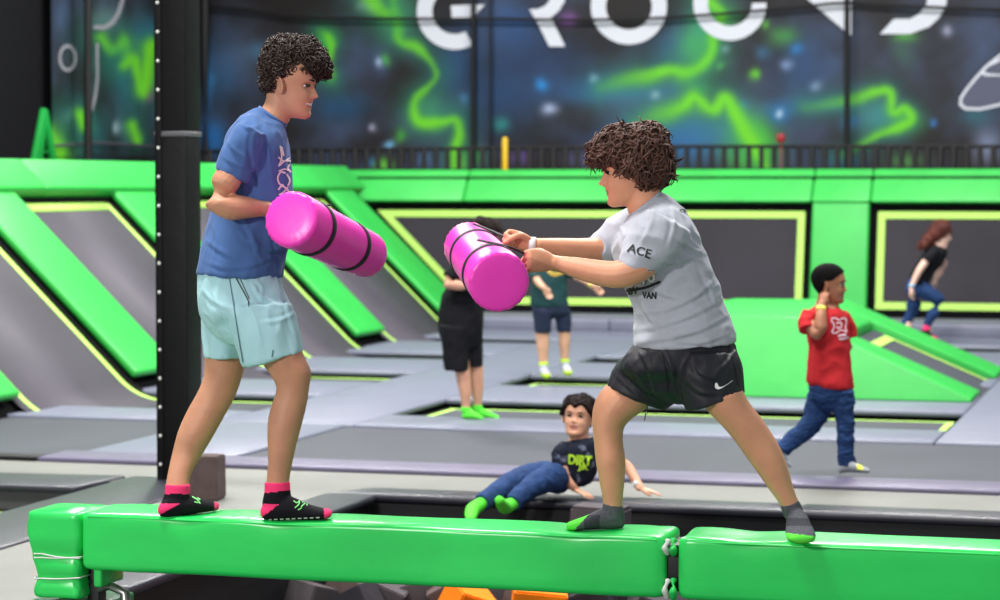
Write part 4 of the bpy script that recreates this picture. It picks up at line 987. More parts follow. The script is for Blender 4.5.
# collar
bm = bmesh.new(); c0 = A.ring(259.5, 107.5, 285.5, 125.5, .068); pts = [Vector(c0[0]+c0[1]*math.cos(a)*.98+c0[2]*math.sin(a)) for a in np.linspace(0, 2*PI, 25)]
rod(bm, pts, .0065, 8, 1, cap='flat'); obj('collar', bm, BLUE, shA)
MINT = mat('mint_shorts', (172, 216, 222), rough=.7, spec=.25, noise_amt=.03, noise_scale=20, bump=.006, bump_scale=12, stretch=(1, 1, .6), sheen=.1)
def shortsA(bm):
    loft(bm, A.rings([(198, 270, 281, 272, .158), (197.5, 285, 284, 286, .165), (198, 300, 290, 302, .17), (200, 315, 295, 315, .165), (206, 326, 297, 326, .13)]), 28, 3, e=2.2)
    loft(bm, A.rings([(212, 305, 292, 303, .10), (226, 325, 298, 322, .108), (236, 345, 302, 337, .106), (241, 358, 304, 347, .103), (243.5, 366, 304.5, 352, .102)], -.085), 26, 3, cap='flat')
    loft(bm, A.rings([(198.5, 305, 262, 305, .10), (200.5, 325, 254, 328, .105), (203, 343, 247, 347, .102), (204.5, 357, 244, 357, .10)], .085), 26, 3, cap='flat')
soA = cloth('shorts', shortsA, MINT, manA, .006, .009, 9, (1, 1, .4), 5, seed=8)
decal_poly('seam', [([(229, 275), (233, 300), (238, 330), (243.5, 362)], .9)], soA, mat('seam_dark', (86, 120, 128), rough=.8), soA)
decal_poly('zip_pocket', [([(235, 276), (241, 287), (248, 300), (249, 307)], 1.0), ([(238, 275), (244, 287), (249.5, 299)], .7)], soA, STRAP, soA)
decal_poly('slit', [([(272, 357), (273, 350)], 1.2)], soA, MATS['seam_dark'], soA)
folds(shA, [([(222, 186), (236, 206), (250, 232), (262, 262)], 2.6, .006), ([(232, 222), (248, 240), (268, 250), (286, 246)], 2.4, .006), ([(206, 240), (222, 252), (244, 262)], 2.4, .005), ([(258, 196), (266, 214), (280, 232)], 2.2, .006),
             ([(206, 262), (226, 268), (250, 266), (272, 258)], 2.2, .005), ([(254, 130), (252, 150), (256, 172), (262, 192)], 2.2, .006), ([(228, 142), (236, 152), (250, 160)], 2., .005), ([(222, 156), (234, 164), (248, 168)], 1.8, .004),
             ([(264, 130), (268, 150), (272, 180)], 2., .004), ([(212, 222), (216, 240), (214, 262)], 2., .004), ([(238, 120), (248, 128), (258, 126)], 1.8, .004), ([(270, 220), (276, 240), (278, 264)], 2., .005)])
folds(soA, [([(203, 290), (214, 302), (228, 308)], 2.2, .005), ([(204, 312), (214, 322), (224, 340)], 2.2, .005), ([(252, 284), (262, 298), (280, 306)], 2.2, .005), ([(296, 312), (280, 320), (262, 322)], 2.2, .005), ([(212, 292), (226, 318), (240, 350)], 2.0, .006),
             ([(246, 300), (256, 322), (262, 346)], 2., .004), ([(286, 292), (288, 312), (296, 336)], 2., .004), ([(256, 280), (262, 288), (260, 300)], 1.8, .004)])
tuck(manA, shA, lambda x, y: y < 166+(x-216)*.45 and y > 112+(285-x)*.0 and not (x > 262 and y < 122))
tuck(manA, shA, lambda x, y: (166 < y < 188 or 228 < y < 272) and x > 262)
tuck(manA, soA, lambda x, y: 268 < y < (354 if x < 243 else 363-(x-244)*.21))
# shirt print: white hand-drawn lettering running down the chest
decal_poly('chest_print', [([(279.5, 146), (281, 158), (278, 166), (284, 161), (291, 162), (287, 168), (292, 174)], 1.7), ([(277.5, 157), (283, 161), (289, 158)], 1.5), ([(281, 147), (283, 156)], 1.6), ([(278, 171), (284, 169), (289, 171)], 1.5),
                            ([(285, 173), (280, 172), (277, 178), (279, 184), (283, 185)], 1.8), ([(286, 174), (289, 180), (287, 186)], 1.5), ([(277.5, 190), (281, 186), (285, 188), (288, 192), (286, 196)], 1.8), ([(278, 195), (283, 192), (287, 187)], 1.5)], shA, mat('print_white', (222, 222, 216), rough=.7), shA, .003)
# socks
SOCKB = mat('black_sock', (24, 23, 28), rough=.9, spec=.15, bump=.001, bump_scale=120); SOCKP = mat('hot_pink_knit', (250, 62, 120), rough=.85, spec=.15); LIME = mat('lime_knit', (96, 226, 70), rough=.85, spec=.15)
def footrings(bm, F_, L, d):  # (x, y, half height m, half width m, dd)
    loft(bm, [(F_.p(x, y, d+dd), np.array(UP)*h, np.array(FH)*w) for x, y, h, w, dd in L], 20, 3)
def sockA1(bm): # trailing, far
    loft(bm, A.rings([(165, 484.5, 190, 484.5, .037), (164.5, 494, 190, 494, .037), (160.5, 504, 189.5, 503, .036), (159, 511, 187, 510, .034)], .03), 18, 2, cap='flat')
    footrings(bm, A, [(163, 509, .026, .028, 0), (171, 507.5, .035, .035, .01), (184, 505.5, .035, .036, .03), (198, 505.5, .026, .042, .06), (210, 506, .019, .042, .09), (217, 506.5, .013, .033, .11)], .0)
def ruleA1(x, y):
    if y < 494 and x < 192: return 1
    if 503.5 < y < 516 and x < 179-(y-504)*1.75: return 1
    if x > 214.5: return 1
    return 0
def sockA2(bm):
    loft(bm, A.rings([(264.5, 482, 290, 481, .038), (264.5, 491, 290.5, 490, .038), (262.5, 500, 292, 499, .037), (262, 508, 296, 506, .036)], -.09), 18, 2, cap='flat')
    footrings(bm, A, [(266, 511, .028, .028, 0), (275, 509, .040, .036, 0), (290, 508, .040, .038, -.01), (306, 511.5, .028, .043, -.02), (320, 513.5, .020, .044, -.03), (329, 513.5, .015, .034, -.035)], -.09)
def ruleA2(x, y):
    if y < 493-(x-265)*.1 and x < 294: return 1
    if 504 < y < 517.5 and x < 278-(y-505)*1.3: return 1
    if x > 324: return 1
    return 0
s1 = cloth('sock', sockA1, [SOCKB, SOCKP], manA, .004, 0, smooth=2, rule=pxrule(ruleA1)); s2 = cloth('sock', sockA2, [SOCKB, SOCKP], manA, .004, 0, smooth=2, rule=pxrule(ruleA2))
SG = mat('sock_print_green', (120, 220, 120), rough=.8)
decal_poly('sock_print', [([(293, 497), (298, 498), (299, 504), (295, 508)], 1.2), ([(293.5, 501), (297, 503), (302, 499)], 1.0), ([(302, 503), (306, 500)], 1.0), ([(301, 507), (306, 503), (307, 506)], 1.0), ([(298, 510), (302, 508)], 1.0)], s2, SG, s2, .002)
decal_poly('sock_print', [([(192, 497), (197, 500), (200, 504)], 1.1), ([(196, 497.5), (200, 500)], 1.0), ([(194, 502), (198, 503)], 1.0)], s1, SG, s1, .002)
decal_poly('sole_grips', [([(268+k*6, 519.3-k*.25), (271.5+k*6, 519.1-k*.25)], 1.1) for k in range(9)], s2, MATS['print_white'], s2, .002)
hairA = hair_obj(manA, [(A.p(287, 62), .086, .084), (A.p(301, 62), .078, .076), (A.p(314, 63, -.01), .048, .06), (A.p(321, 68, -.01), .030, .046), (A.p(277, 70), .050, .072), (A.p(272, 83, 0), .036, .062), (A.p(291, 72, -.03), .03, .045), (A.p(278, 53), .044, .065), (A.p(307, 52), .046, .06), (A.p(281, 72, -.055), .024, .035), (A.p(266, 68), .020, .04), (A.p(283, 43), .022, .04), (A.p(300, 43), .020, .04), (A.p(325, 72), .020, .04)],
                 HAIR_A, .007, 'curls', n=1300, rad=.0105, tube=.0031, turns=1.5, seed=4, out=.001)
rollA = roll(S(290, 218.5, 7.72), S(367, 255, 8.32), .0935, .081, 'pink foam roll held by the young man in the blue t-shirt', (.24, .72),
             [[S(330, 205, 8.0), S(316, 207, 8.05), S(300, 211, 8.05), S(300, 222, 8.05)]])

# ================================================================ RIGHT PLAYER
B = Fig(7.74)
hsB = 69/(2400/7.74)/.23
MB = head_frame(B.p(634.5, 205, 0), fwd_dir(-1, -.02, .12), (RT*-.12+Vector((0, 0, 1))))
def buildB(bm):
    head_geo(bm, MB, hsB, nose=1.05, full=1.2)
    loft(bm, B.rings([(622, 190, 655, 176, .055), (624, 198, 658, 186, .056), (627, 207, 661, 193, .058), (628, 218, 668, 200, .075), (628, 226, 675, 208, .10)]), 20)
    loft(bm, B.rings([(628, 228, 672, 208, .12), (622, 240, 684, 222, .16), (620, 255, 694, 242, .155), (628, 275, 702, 262, .145), (638, 298, 714, 286, .14), (642, 325, 720, 318, .135), (644, 345, 724, 343, .125), (652, 360, 722, 358, .11)]), 24)
    rod(bm, B.pts([(660, 236, -.14), (652, 250, -.18), (643, 264, -.2), (632, 271, -.21), (618, 274.5, -.2), (600, 273, -.18), (580, 268.5, -.15), (562, 264.5, -.13), (553, 263, -.13)]), [.054, .052, .048, .046, .044, .041, .035, .027, .025], 16, 3)
    rod(bm, B.pts([(640, 232, .12), (625, 236, .15), (608, 246, .15), (596, 250, .13), (580, 250, .09), (560, 248, .04), (541, 246, .0), (533, 245.5, -.01)]), [.054, .05, .046, .043, .039, .033, .026, .025], 16, 3)
    hand_geo(bm, B.p(553, 262.5, -.13), B.p(532, 260, -.17)-B.p(553, 262.5, -.13), FH*1.0-UP*.25, UP, .98, (80, 92, 60), 1.0)
    hand_geo(bm, B.p(531, 245, -.01), B.p(510, 239, .0)-B.p(531, 245, -.01), -FH*.9-UP*.5, UP, .93, (72, 92, 60), 1.0)
    # far (leading) leg then near (rear) leg
    loft(bm, B.rings([(644, 356, 692, 372, .055), (624, 370, 672, 390, .074), (607, 384, 654, 402, .078), (597, 397, 643, 411, .076), (592.5, 411, 634, 417, .070), (592.3, 426, 624.5, 427, .060), (594, 443, 623, 441, .056), (595.5, 460, 625.5, 459, .058), (598.5, 478, 625, 478, .050), (602, 495, 623, 496, .039), (603.5, 507, 622.5, 508, .035), (604, 517, 623, 517, .034)], .07), 24)
    loft(bm, B.rings([(682, 364, 728, 360, .055), (690, 382, 738, 371, .076), (698, 398, 741, 385, .08), (709, 413, 749, 402, .076), (721, 425, 760, 416, .069), (734, 440, 771, 432, .062), (746, 457, 781, 449, .059), (757, 472, 787, 465, .054), (768, 488, 792, 482, .044), (779, 503, 797.5, 499, .036), (785, 514, 803, 510, .035)], -.13), 24)
manB = body_mesh('person', buildB, MB, hsB, SKIN_B, .0042, Vector((B.p(700, 520)[0], B.p(700, 520)[1], .485)))
tag(manB, 'bushy-haired young man in grey t-shirt and black shorts striding on the beam', 'person')
face_parts(manB, MB, hsB, BROW, .85, gaze=.75)
GREY = mat('grey_tshirt', (176, 180, 190), rough=.85, spec=.2, noise_amt=.035, noise_scale=60, bump=.006, bump_scale=14, stretch=(1, 1, .8), sheen=.15)
def shirtB(bm):
    loft(bm, B.rings([(628, 217, 661, 192.5, .072), (624, 222, 670, 198, .105), (618, 230, 682, 208, .165), (613, 243, 692, 223, .195), (613, 258, 701, 241, .19), (620, 278, 710, 263, .175), (629, 298, 719, 284, .165), (635, 318, 725.5, 305, .165), (633, 333, 732, 322, .176), (632, 341, 735.5, 335, .18), (636, 348, 736, 342, .18)]), 32, 3, e=2.2, cap='flat')
    loft(bm, B.rings([(648, 207, 690, 232, .078), (637, 222, 682, 250, .082), (628, 238, 668, 264, .078), (621, 252, 654, 274, .073), (617.5, 260, 642.5, 280, .07)], -.185), 22, 3, cap='flat')
    loft(bm, B.rings([(636, 207, 648, 248, .075), (622, 211, 638, 254, .078), (606, 221, 626, 260, .074), (592, 235, 617, 263, .068), (580.5, 242.5, 609, 265.5, .066)], .16), 22, 3, cap='flat')
shB = cloth('t_shirt', shirtB, GREY, manB, .006, .011, 8, (.7, .7, 1.1), 5, seed=5)
bm = bmesh.new(); c0 = B.ring(628.5, 217.5, 660.5, 192.5, .068); pts = [Vector(c0[0]+c0[1]*math.cos(a)*.98+c0[2]*math.sin(a)) for a in np.linspace(0, 2*PI, 25)]
rod(bm, pts, .0065, 8, 1, cap='flat'); obj('collar', bm, GREY, shB)
INK = mat('print_black', (18, 18, 22), rough=.7)
decal_text('sleeve_print', 'ACE', shB, (639.5, 251), 24, 9, math.radians(-17), INK, shB, bold=.02)
decal_text('back_print', 'F', shB, (683.5, 210.5), 5, 8, math.radians(-62), INK, shB, bold=.02)
decal_text('chest_print', 'S 10', shB, (640.5, 279), 30, 12.5, math.radians(14), MATS['print_white'], shB, bold=.035, lift=.0025)
decal_text('chest_print', 'S 10', shB, (640.5, 279), 30.6, 13.2, math.radians(14), INK, shB, bold=.065, lift=.0015)
decal_poly('chest_bar', [([(627, 290.5), (645, 287.5), (660.5, 281.5)], 2.6)], shB, INK, shB)
decal_text('chest_print', 'BY', shB, (634, 290.5), 10, 7, math.radians(6), INK, shB, bold=.03, lift=.0035)
decal_text('chest_print', 'VAN', shB, (649.5, 295), 14, 7, math.radians(-2), INK, shB, bold=.03)
BLK = mat('black_shorts', (32, 33, 40), rough=.55, spec=.35, noise_amt=.08, noise_scale=12, bump=.007, bump_scale=11, stretch=(1, 1, .6))
def shortsB(bm):
    loft(bm, B.rings([(640, 340, 730, 336, .15), (634, 345, 735.5, 343, .163), (625, 356, 738, 356, .17), (620, 368, 741, 366, .165), (630, 378, 735, 376, .13)]), 28, 3, e=2.2)
    loft(bm, B.rings([(636, 350, 692, 364, .08), (619, 361, 688, 384, .112), (610, 376, 676, 400, .108), (605.5, 386, 664, 410, .105)], .07), 26, 3, cap='flat')
    loft(bm, B.rings([(676, 354, 736, 350, .08), (674, 372, 742, 362, .112), (680, 392, 744, 380, .108), (686, 411, 745, 392, .105)], -.11), 26, 3, cap='flat')
soB = cloth('shorts', shortsB, BLK, manB, .006, .009, 9, (1, 1, .5), 5, seed=11)
folds(shB, [([(636, 330), (660, 326), (690, 316), (724, 298)], 2.6, .007), ([(640, 342), (668, 338), (700, 330), (730, 314)], 2.4, .006), ([(646, 312), (670, 308), (696, 296), (714, 280)], 2.4, .006), ([(660, 262), (680, 262), (700, 252)], 2.2, .006),
             ([(676, 236), (690, 248), (704, 254)], 2.2, .006), ([(654, 206), (650, 226), (640, 246)], 2.4, .005), ([(672, 208), (674, 226), (668, 248)], 2.2, .005), ([(650, 286), (668, 296), (692, 300)], 2.2, .005), ([(700, 266), (710, 288), (720, 310)], 2.2, .005),
             ([(640, 300), (650, 318), (668, 332)], 2.2, .005), ([(618, 222), (624, 236), (622, 252)], 2.2, .005), ([(600, 232), (606, 244), (604, 256)], 2., .004), ([(668, 340), (700, 343), (728, 334)], 2., .005), ([(686, 214), (694, 232), (706, 246)], 2., .004)])
folds(soB, [([(640, 352), (650, 372), (656, 398)], 2.2, .006), ([(664, 350), (672, 370), (676, 392)], 2.4, .007), ([(690, 352), (700, 372), (716, 380)], 2.2, .005), ([(626, 364), (640, 378), (648, 394)], 2.2, .005), ([(684, 378), (700, 392), (722, 394)], 2.2, .005), ([(616, 376), (630, 388), (640, 398)], 2., .004), ([(736, 346), (728, 362), (716, 372)], 2., .004)])
tuck(manB, shB, lambda x, y: 196 < y < 340 and x > 655)
tuck(manB, shB, lambda x, y: 212 < y < 262 and x > 618 and y < 262-(x-618)*-.8)
tuck(manB, soB, lambda x, y: y > 330 and (y < 384+(x-606)*.4 if x < 668 else y < 408.5-(x-686)*.32))
decal_poly('swoosh_mark', [([(716, 382.5), (717, 387), (722, 387.2), (732, 380.5)], lambda t: 4.4*max(.12, math.sin(min(1, t*1.25+.12)*PI*.93))*(1-t*.5))], soB, mat('print_pure_white', (245, 245, 245), rough=.6), soB, .003)
decal_poly('drawcord', [([(650, 404), (648, 412), (646, 419)], 1.0)], soB, STRAP, soB)
decal_poly('seam', [([(662, 352), (666, 372), (668, 392)], .8), ([(728, 342), (733, 362), (739, 388)], .8)], soB, mat('seam_black', (14, 14, 18), rough=.8), soB)
bm = bmesh.new(); rod(bm, [B.p(648, 404, 0), B.p(646, 413, 0), B.p(644.5, 420, 0)], .0018, 6, 3); obj('drawcord', bm, STRAP, soB)
HEA = mat('heather_sock', (84, 86, 92), rough=.9, spec=.15, noise_amt=.2, noise_scale=120, bump=.001, bump_scale=150)
HEB = mat('dark_sock', (60, 62, 68), rough=.9, spec=.15, noise_amt=.15, noise_scale=120)
def sockB1(bm):
    loft(bm, B.rings([(602.5, 502.5, 623.5, 506, .037), (602.5, 510, 624.5, 512, .038), (602, 518, 625, 519, .037)], .07), 18, 2, cap='flat')
    footrings(bm, B, [(620, 520.5, .025, .028, 0), (612, 518, .036, .036, 0), (600, 519, .033, .040, 0), (587, 522.5, .023, .043, 0), (576, 525, .018, .043, 0), (569, 526, .013, .032, 0)], .07)
s3 = cloth('sock', sockB1, [HEA, LIME, HEB], manB, .004, 0, smooth=2, rule=pxrule(lambda x, y: 1 if x < 580-(y-524)*.9 else (2 if 584 < x < 600 and y > 515 else 0)))
def sockB2(bm):
    loft(bm, B.rings([(780.5, 507, 799.5, 501.5, .037), (783, 514, 803, 509.5, .038), (786, 520, 806, 517, .038)], -.13), 18, 2, cap='round')
    L = [(798, 526, .030, .030, .03), (797.5, 522, .042, .036, -.0), (798.5, 527, .040, .040, -.05), (800, 532.5, .030, .046, -.10), (801, 537, .022, .046, -.145), (801.5, 539, .014, .036, -.17)]
    loft(bm, [(B.p(x, y, -.16+dd), np.array(RT)*w, np.array(UP)*h) for x, y, h, w, dd in L], 20, 3)
s4 = cloth('sock', sockB2, [HEA, LIME, HEB], manB, .004, 0, smooth=2, rule=pxrule(lambda x, y: 1 if y > 534.5+(x-800)*.12 else (2 if 518 < y < 526 else 0)))
bm = bmesh.new(); wb = [Vector(B.p(528.5, 245.2, -.01)), Vector(B.p(535.5, 245.6, -.01))]; rod(bm, wb, [.0275, .0275], 20, 2, cap='flat'); obj('wristband', bm, mat('paper_band', (232, 230, 228), rough=.6), manB)
hairB = hair_obj(manB, [(B.p(640, 156), .100, .092), (B.p(622, 152), .088, .082), (B.p(608, 152, .0), .058, .07), (B.p(598, 158, .0), .030, .055), (B.p(652, 166), .066, .086), (B.p(642, 176), .045, .085), (B.p(658, 174), .036, .07), (B.p(648, 142), .062, .07), (B.p(634, 138), .045, .06), (B.p(634, 166, -.05), .052, .052), (B.p(620, 161, -.03), .045, .05), (B.p(644, 176, -.03), .045, .05)],
                 HAIR_B, .007, 'locks', n=1100, ln=.075, tube=.0042, seed=9, wave=.008, down=.5, outw=.25, ok=lambda c: proj(c)[0] > 640 or proj(c)[1] < 162+max(0, proj(c)[0]-604)*.42)
rollB = roll(S(499.5, 282.5, 7.38), S(468, 246, 7.98), .0955, .083, 'pink foam roll held by the young man in the grey t-shirt', (.22, .70),
             [[S(478, 240, 7.55), S(497, 244, 7.5), S(512, 248, 7.55), S(530, 256, 7.62)], [S(474, 224, 7.83), S(488, 229.5, 7.8), S(501, 235, 7.76), S(514, 240, 7.72)]])
# ================================================================ CHILDREN BEHIND THE BEAM
def cap_hair(root, M, hs, m, wide=1.0, lk=None, **kw):
    me = scalp(M, hs, wide, **kw)
    b2 = bmesh.new(); b2.from_mesh(me)
    Mi = M.inverted()
    def ok(c):
        q = (Mi @ c)/hs; return q.z/.23 > (.86 if q.x > .03 else .62)
    if lk: locks(b2, me, centre=None, ok=ok, **lk)
    return obj('hair', b2, m, root)
def simple_hair(root, blobs, m, voxel=.007, n=500, ln=.05, tube=.0028, seed=1, wave=.002, down=.9, outw=.1, smoothonly=False):
    if smoothonly:
        bm = bmesh.new()
        for c, r, t in blobs: ellipsoid(bm, c, RT*r, FH*t, Vector((0, 0, 1))*r, 24, 16)
        me = remesh(bm, voxel, 2); me.materials.append(m); return link('hair', me, None, root)
    return hair_obj(root, blobs, m, voxel, 'locks', n=n, ln=ln, tube=tube, seed=seed, wave=wave, down=down, outw=outw)
UPV = Vector((0, 0, 1))
DENIM = mat('blue_denim', (38, 62, 104), rough=.85, spec=.15, noise_amt=.22, noise_scale=22, bump=.008, bump_scale=16)
WBAND = MATS['paper_band']; YBAND = mat('yellow_band', (232, 220, 96), rough=.5)
def band(root, a, b, r, m=WBAND):
    bm = bmesh.new(); rod(bm, [a, b], [r, r], 18, 2, cap='flat'); obj('wristband', bm, m, root)

# ---------------- lying boy
C = Fig(12.3); SKIN_C = skinmat('skin_lying_boy', (226, 168, 138))
hsC = 41/(2400/12.3)/.23
MC = head_frame(C.p(576.5, 438, 0), fwd_dir(-.30, .95, -.20), (RT*.06+UPV))
def buildC(bm):
    head_geo(bm, MC, hsC, wide=1.1, nose=.62, full=1.6)
    loft(bm, C.rings([(569, 428, 589, 428, .042), (569, 438, 589, 437, .040), (565, 446, 594, 443, .05)]), 18)
    loft(bm, C.rings([(566, 445, 596, 441, .05), (562, 455, 596, 451, .075), (560, 466, 592, 467, .08), (552, 470, 585, 482, .08), (545, 468, 572, 488, .08)]), 20)
    rod(bm, C.pts([(566, 448, -.04), (561, 458, -.05), (562, 466, -.07), (564, 476, -.09), (570, 484, -.09), (576, 489, -.07)]), [.036, .035, .031, .030, .024, .018], 14)
    rod(bm, C.pts([(594, 446, .03), (608, 455, .06), (620, 462, .08), (628, 468, .08), (635, 479, .04), (641, 488, .0)]), [.036, .035, .031, .030, .024, .018], 14)
    hand_geo(bm, C.p(575, 489.5, -.07), RT*.75-FH*.5-UPV*.25, -UPV, RT*.6+FH*.5, .68, (8, 12, 10), .1, spread=1.6)
    hand_geo(bm, C.p(641, 489, .0), RT*.95-FH*.1-UPV*.2, -UPV, -RT*.2-FH, .68, (4, 10, 8), .1, spread=1.2)
boyC = body_mesh('person', buildC, MC, hsC, SKIN_C, .0045, Vector((C.p(560, 492)[0], C.p(560, 492)[1], 0)))
tag(boyC, 'small boy in dark patterned t-shirt and jeans lounging on the far edge of the pit', 'person')
face_parts(boyC, MC, hsC, BROW, 1.5, wide=1.05)
CAMO = mat('navy_patterned_cotton', (30, 34, 48), rough=.85, spec=.15, bump=.008, bump_scale=18)
nt = CAMO.node_tree; N_ = nt.nodes; b_ = N_['Principled BSDF']; t_ = N_.new('ShaderNodeTexNoise'); t_.inputs['Scale'].default_value = 16; t_.inputs['Detail'].default_value = 6
cr = N_.new('ShaderNodeValToRGB'); cr.color_ramp.elements[0].position = .55; cr.color_ramp.elements[0].color = lin((26, 30, 44)); cr.color_ramp.elements[1].position = .68; cr.color_ramp.elements[1].color = lin((120, 126, 150))
tc_ = N_.new('ShaderNodeTexCoord'); nt.links.new(tc_.outputs['Object'], t_.inputs['Vector']); nt.links.new(t_.outputs['Fac'], cr.inputs[0]); nt.links.new(cr.outputs[0], b_.inputs['Base Color'])
def shirtC(bm):
    loft(bm, C.rings([(568, 440, 591, 437, .055), (561, 445, 598, 441, .085), (557, 455, 600, 452, .10), (557, 467, 598, 468, .10), (549, 466, 590, 484, .10), (541, 462, 573, 488, .10)]), 26, 3, cap='flat')
    rod(bm, C.pts([(567, 447, -.02), (560, 455, -.05), (561.5, 467, -.065)]), [.046, .048, .046], 18, 3, cap='flat')
    rod(bm, C.pts([(592, 445, .02), (604, 452, .05), (614, 459, .07)]), [.046, .047, .044], 18, 3, cap='flat')
shC = cloth('t_shirt', shirtC, CAMO, boyC, .0055, .006, 12, seed=2)
tuck(boyC, shC, lambda x, y: 443 < y < 464 and x < 602)
decal_text('shirt_print', 'DIRT', shC, (580, 460), 23, 10, math.radians(-4), mat('print_lime', (176, 220, 40), rough=.7), shC, bold=.05)
decal_text('shirt_print', 'JR', shC, (583, 468), 11, 7, math.radians(-4), MATS['print_lime'], shC, bold=.05)
def jeansC(bm):
    loft(bm, C.rings([(541, 462, 570, 489, .095), (532, 466, 560, 492, .095)]), 22, 3)
    rod(bm, C.pts([(552, 476, .03), (536, 476, .0), (520, 480, -.12), (505, 487, -.26), (492, 495, -.38), (482, 503, -.45)]), [.072, .072, .066, .058, .050, .044], 20, 3, cap='flat')
    rod(bm, C.pts([(558, 480, -.03), (552, 478, -.15), (543, 481, -.24), (530, 488, -.33), (520, 496, -.40), (513, 503, -.44)]), [.075, .074, .068, .056, .050, .044], 20, 3, cap='flat')
jeC = cloth('jeans', jeansC, DENIM, boyC, .0055, .006, 12, seed=6)
def footC(bm, pts, rad): rod(bm, C.pts(pts), rad, 16, 3)
k1 = cloth('sock', lambda bm: (footC(bm, [(484, 501, -.44), (478, 506, -.46), (472.5, 510, -.49), (471, 516, -.55), (470.5, 520, -.60)], [.032, .034, .036, .031, .022])), LIME, boyC, .0045, 0, smooth=2)
k2 = cloth('sock', lambda bm: (footC(bm, [(515, 502, -.43), (510, 505, -.45), (505, 507, -.48), (502, 504, -.54), (499, 500, -.60)], [.032, .034, .036, .030, .022])), LIME, boyC, .0045, 0, smooth=2)
band(boyC, C.p(636.5, 482, .03), C.p(638.5, 486, .015), .0235)
HAIRC = mat('dark_brown_hair', (30, 20, 17), rough=.7, spec=.15, noise_amt=.3, noise_scale=60, bump=.003, bump_scale=70)
cap_hair(boyC, MC, hsC, HAIRC, 1.1, thick=.018, front=.80, drop=.13, lump=.5, seed=2, lk=dict(n=260, ln=.035, tube=.0024, seed=21, wave=.002, down=.9, outw=.1), line=[.22, .26, .36, .50, .50, .52, .60, .74, .80])

# ---------------- boy in the red t-shirt
R_ = Fig(13.30); SKIN_R = skinmat('skin_red_boy', (166, 112, 84))
hsR = 38.5/(2400/13.3)/.23
MR_ = head_frame(R_.p(829, 303.5, 0), fwd_dir(.95, .30, .02), UPV)
def buildR(bm):
    head_geo(bm, MR_, hsR, wide=1.05, nose=.8, full=1.3)
    loft(bm, R_.rings([(818, 292, 835, 297, .045), (817, 300, 836, 304, .045), (813, 308, 839, 309, .06)]), 18)
    loft(bm, R_.rings([(812, 310, 841, 310, .07), (808, 325, 846, 325, .085), (811, 350, 846, 350, .08), (810, 380, 851, 382, .085)]), 20)
    rod(bm, R_.pts([(808, 318, -.08), (812, 328, -.12), (818, 334, -.15), (820.5, 328, -.155), (821, 316, -.14), (821.5, 307, -.11), (822, 303, -.10)]), [.036, .036, .037, .036, .031, .023, .021], 14, 3)
    hand_geo(bm, R_.p(822, 304, -.10), UPV*.8+RT*.25+FH*.2, RT*.3+FH, RT, .62, (35, 45, 30), .4)
    rod(bm, R_.pts([(846, 320, .07), (850, 332, .09), (848, 345, .09), (840, 352, .07)]), [.034, .032, .03, .026], 14, 3)
boyR = body_mesh('person', buildR, MR_, hsR, SKIN_R, .0055, Vector((R_.p(850, 472)[0], R_.p(850, 472)[1], 0)))
tag(boyR, 'boy in red t-shirt and blue jeans walking with one hand raised to his ear', 'person')
face_parts(boyR, MR_, hsR, BROW, 1.0)
RED = mat('red_tshirt', (186, 40, 46), rough=.85, spec=.2, noise_amt=.05, noise_scale=20, bump=.008, bump_scale=12)
def shirtR(bm):
    loft(bm, R_.rings([(814, 307, 839, 308, .065), (807, 312, 845, 313, .10), (804, 320, 849, 322, .115), (806, 335, 850, 338, .115), (808, 350, 850, 352, .11), (806.5, 368, 852, 370, .11), (806, 380, 854.5, 386, .115), (812, 387, 854, 389, .11)]), 28, 3, cap='flat')
    rod(bm, R_.pts([(811, 314, -.07), (807, 322, -.09), (808, 330, -.12)]), [.048, .050, .050], 18, 3, cap='flat')
    rod(bm, R_.pts([(841, 316, .05), (848, 326, .08), (850, 337, .09)]), [.044, .048, .046], 18, 3, cap='flat')
shR = cloth('t_shirt', shirtR, RED, boyR, .006, .009, 10, (1, 1, .6), seed=12)
PRN = mat('print_pink_white', (236, 206, 216), rough=.7)
decal_poly('shirt_print', [([(831, 319), (835, 318), (839, 320), (843, 318), (846, 321), (845, 327), (846, 332), (841, 330), (836, 333), (832, 332), (834, 326), (831, 320)], 1.3), ([(836, 323), (841, 323), (840, 328), (836, 327)], 1.6), ([(838, 336), (842, 335), (846, 335)], 2.2), ([(839, 339), (844, 338.5), (848, 337)], 2.0)], shR, PRN, shR)
def jeansR(bm):
    loft(bm, R_.rings([(809, 384, 853, 386, .10), (809, 394, 854, 396, .10), (813, 402, 853, 402, .085)]), 22, 3)
    loft(bm, R_.rings([(830, 392, 854.5, 390, .075), (834, 410, 854.5, 410, .066), (836.5, 430, 854.5, 430, .056), (837.5, 450, 854, 450, .050), (838, 466, 856, 465, .050)], -.04), 20, 3, cap='flat')
    loft(bm, R_.rings([(809, 390, 838, 396, .078), (805, 405, 832, 412, .072), (803, 416, 824, 424, .062), (793, 428, 812, 438, .056), (783, 437, 798, 448, .050), (776, 444, 788, 457, .046)], .06), 20, 3, cap='flat')
jeR = cloth('jeans', jeansR, DENIM, boyR, .006, .010, 14, (1, 1, 1.8), seed=4)
GSO = mat('grey_sock', (150, 152, 160), rough=.85, noise_amt=.2, noise_scale=50); YAC = mat('yellow_knit', (220, 226, 70), rough=.8)
cloth('sock', lambda bm: footrings(bm, R_, [(841, 468, .030, .030, 0), (846, 466, .036, .034, -.01), (853, 467, .030, .036, -.03), (862, 469.5, .020, .038, -.05), (868, 470.5, .014, .030, -.06)], -.04), [GSO, YAC], boyR, .005, 0, smooth=2, rule=pxrule(lambda x, y: 1 if 857 < x < 863 and y < 470 else 0))
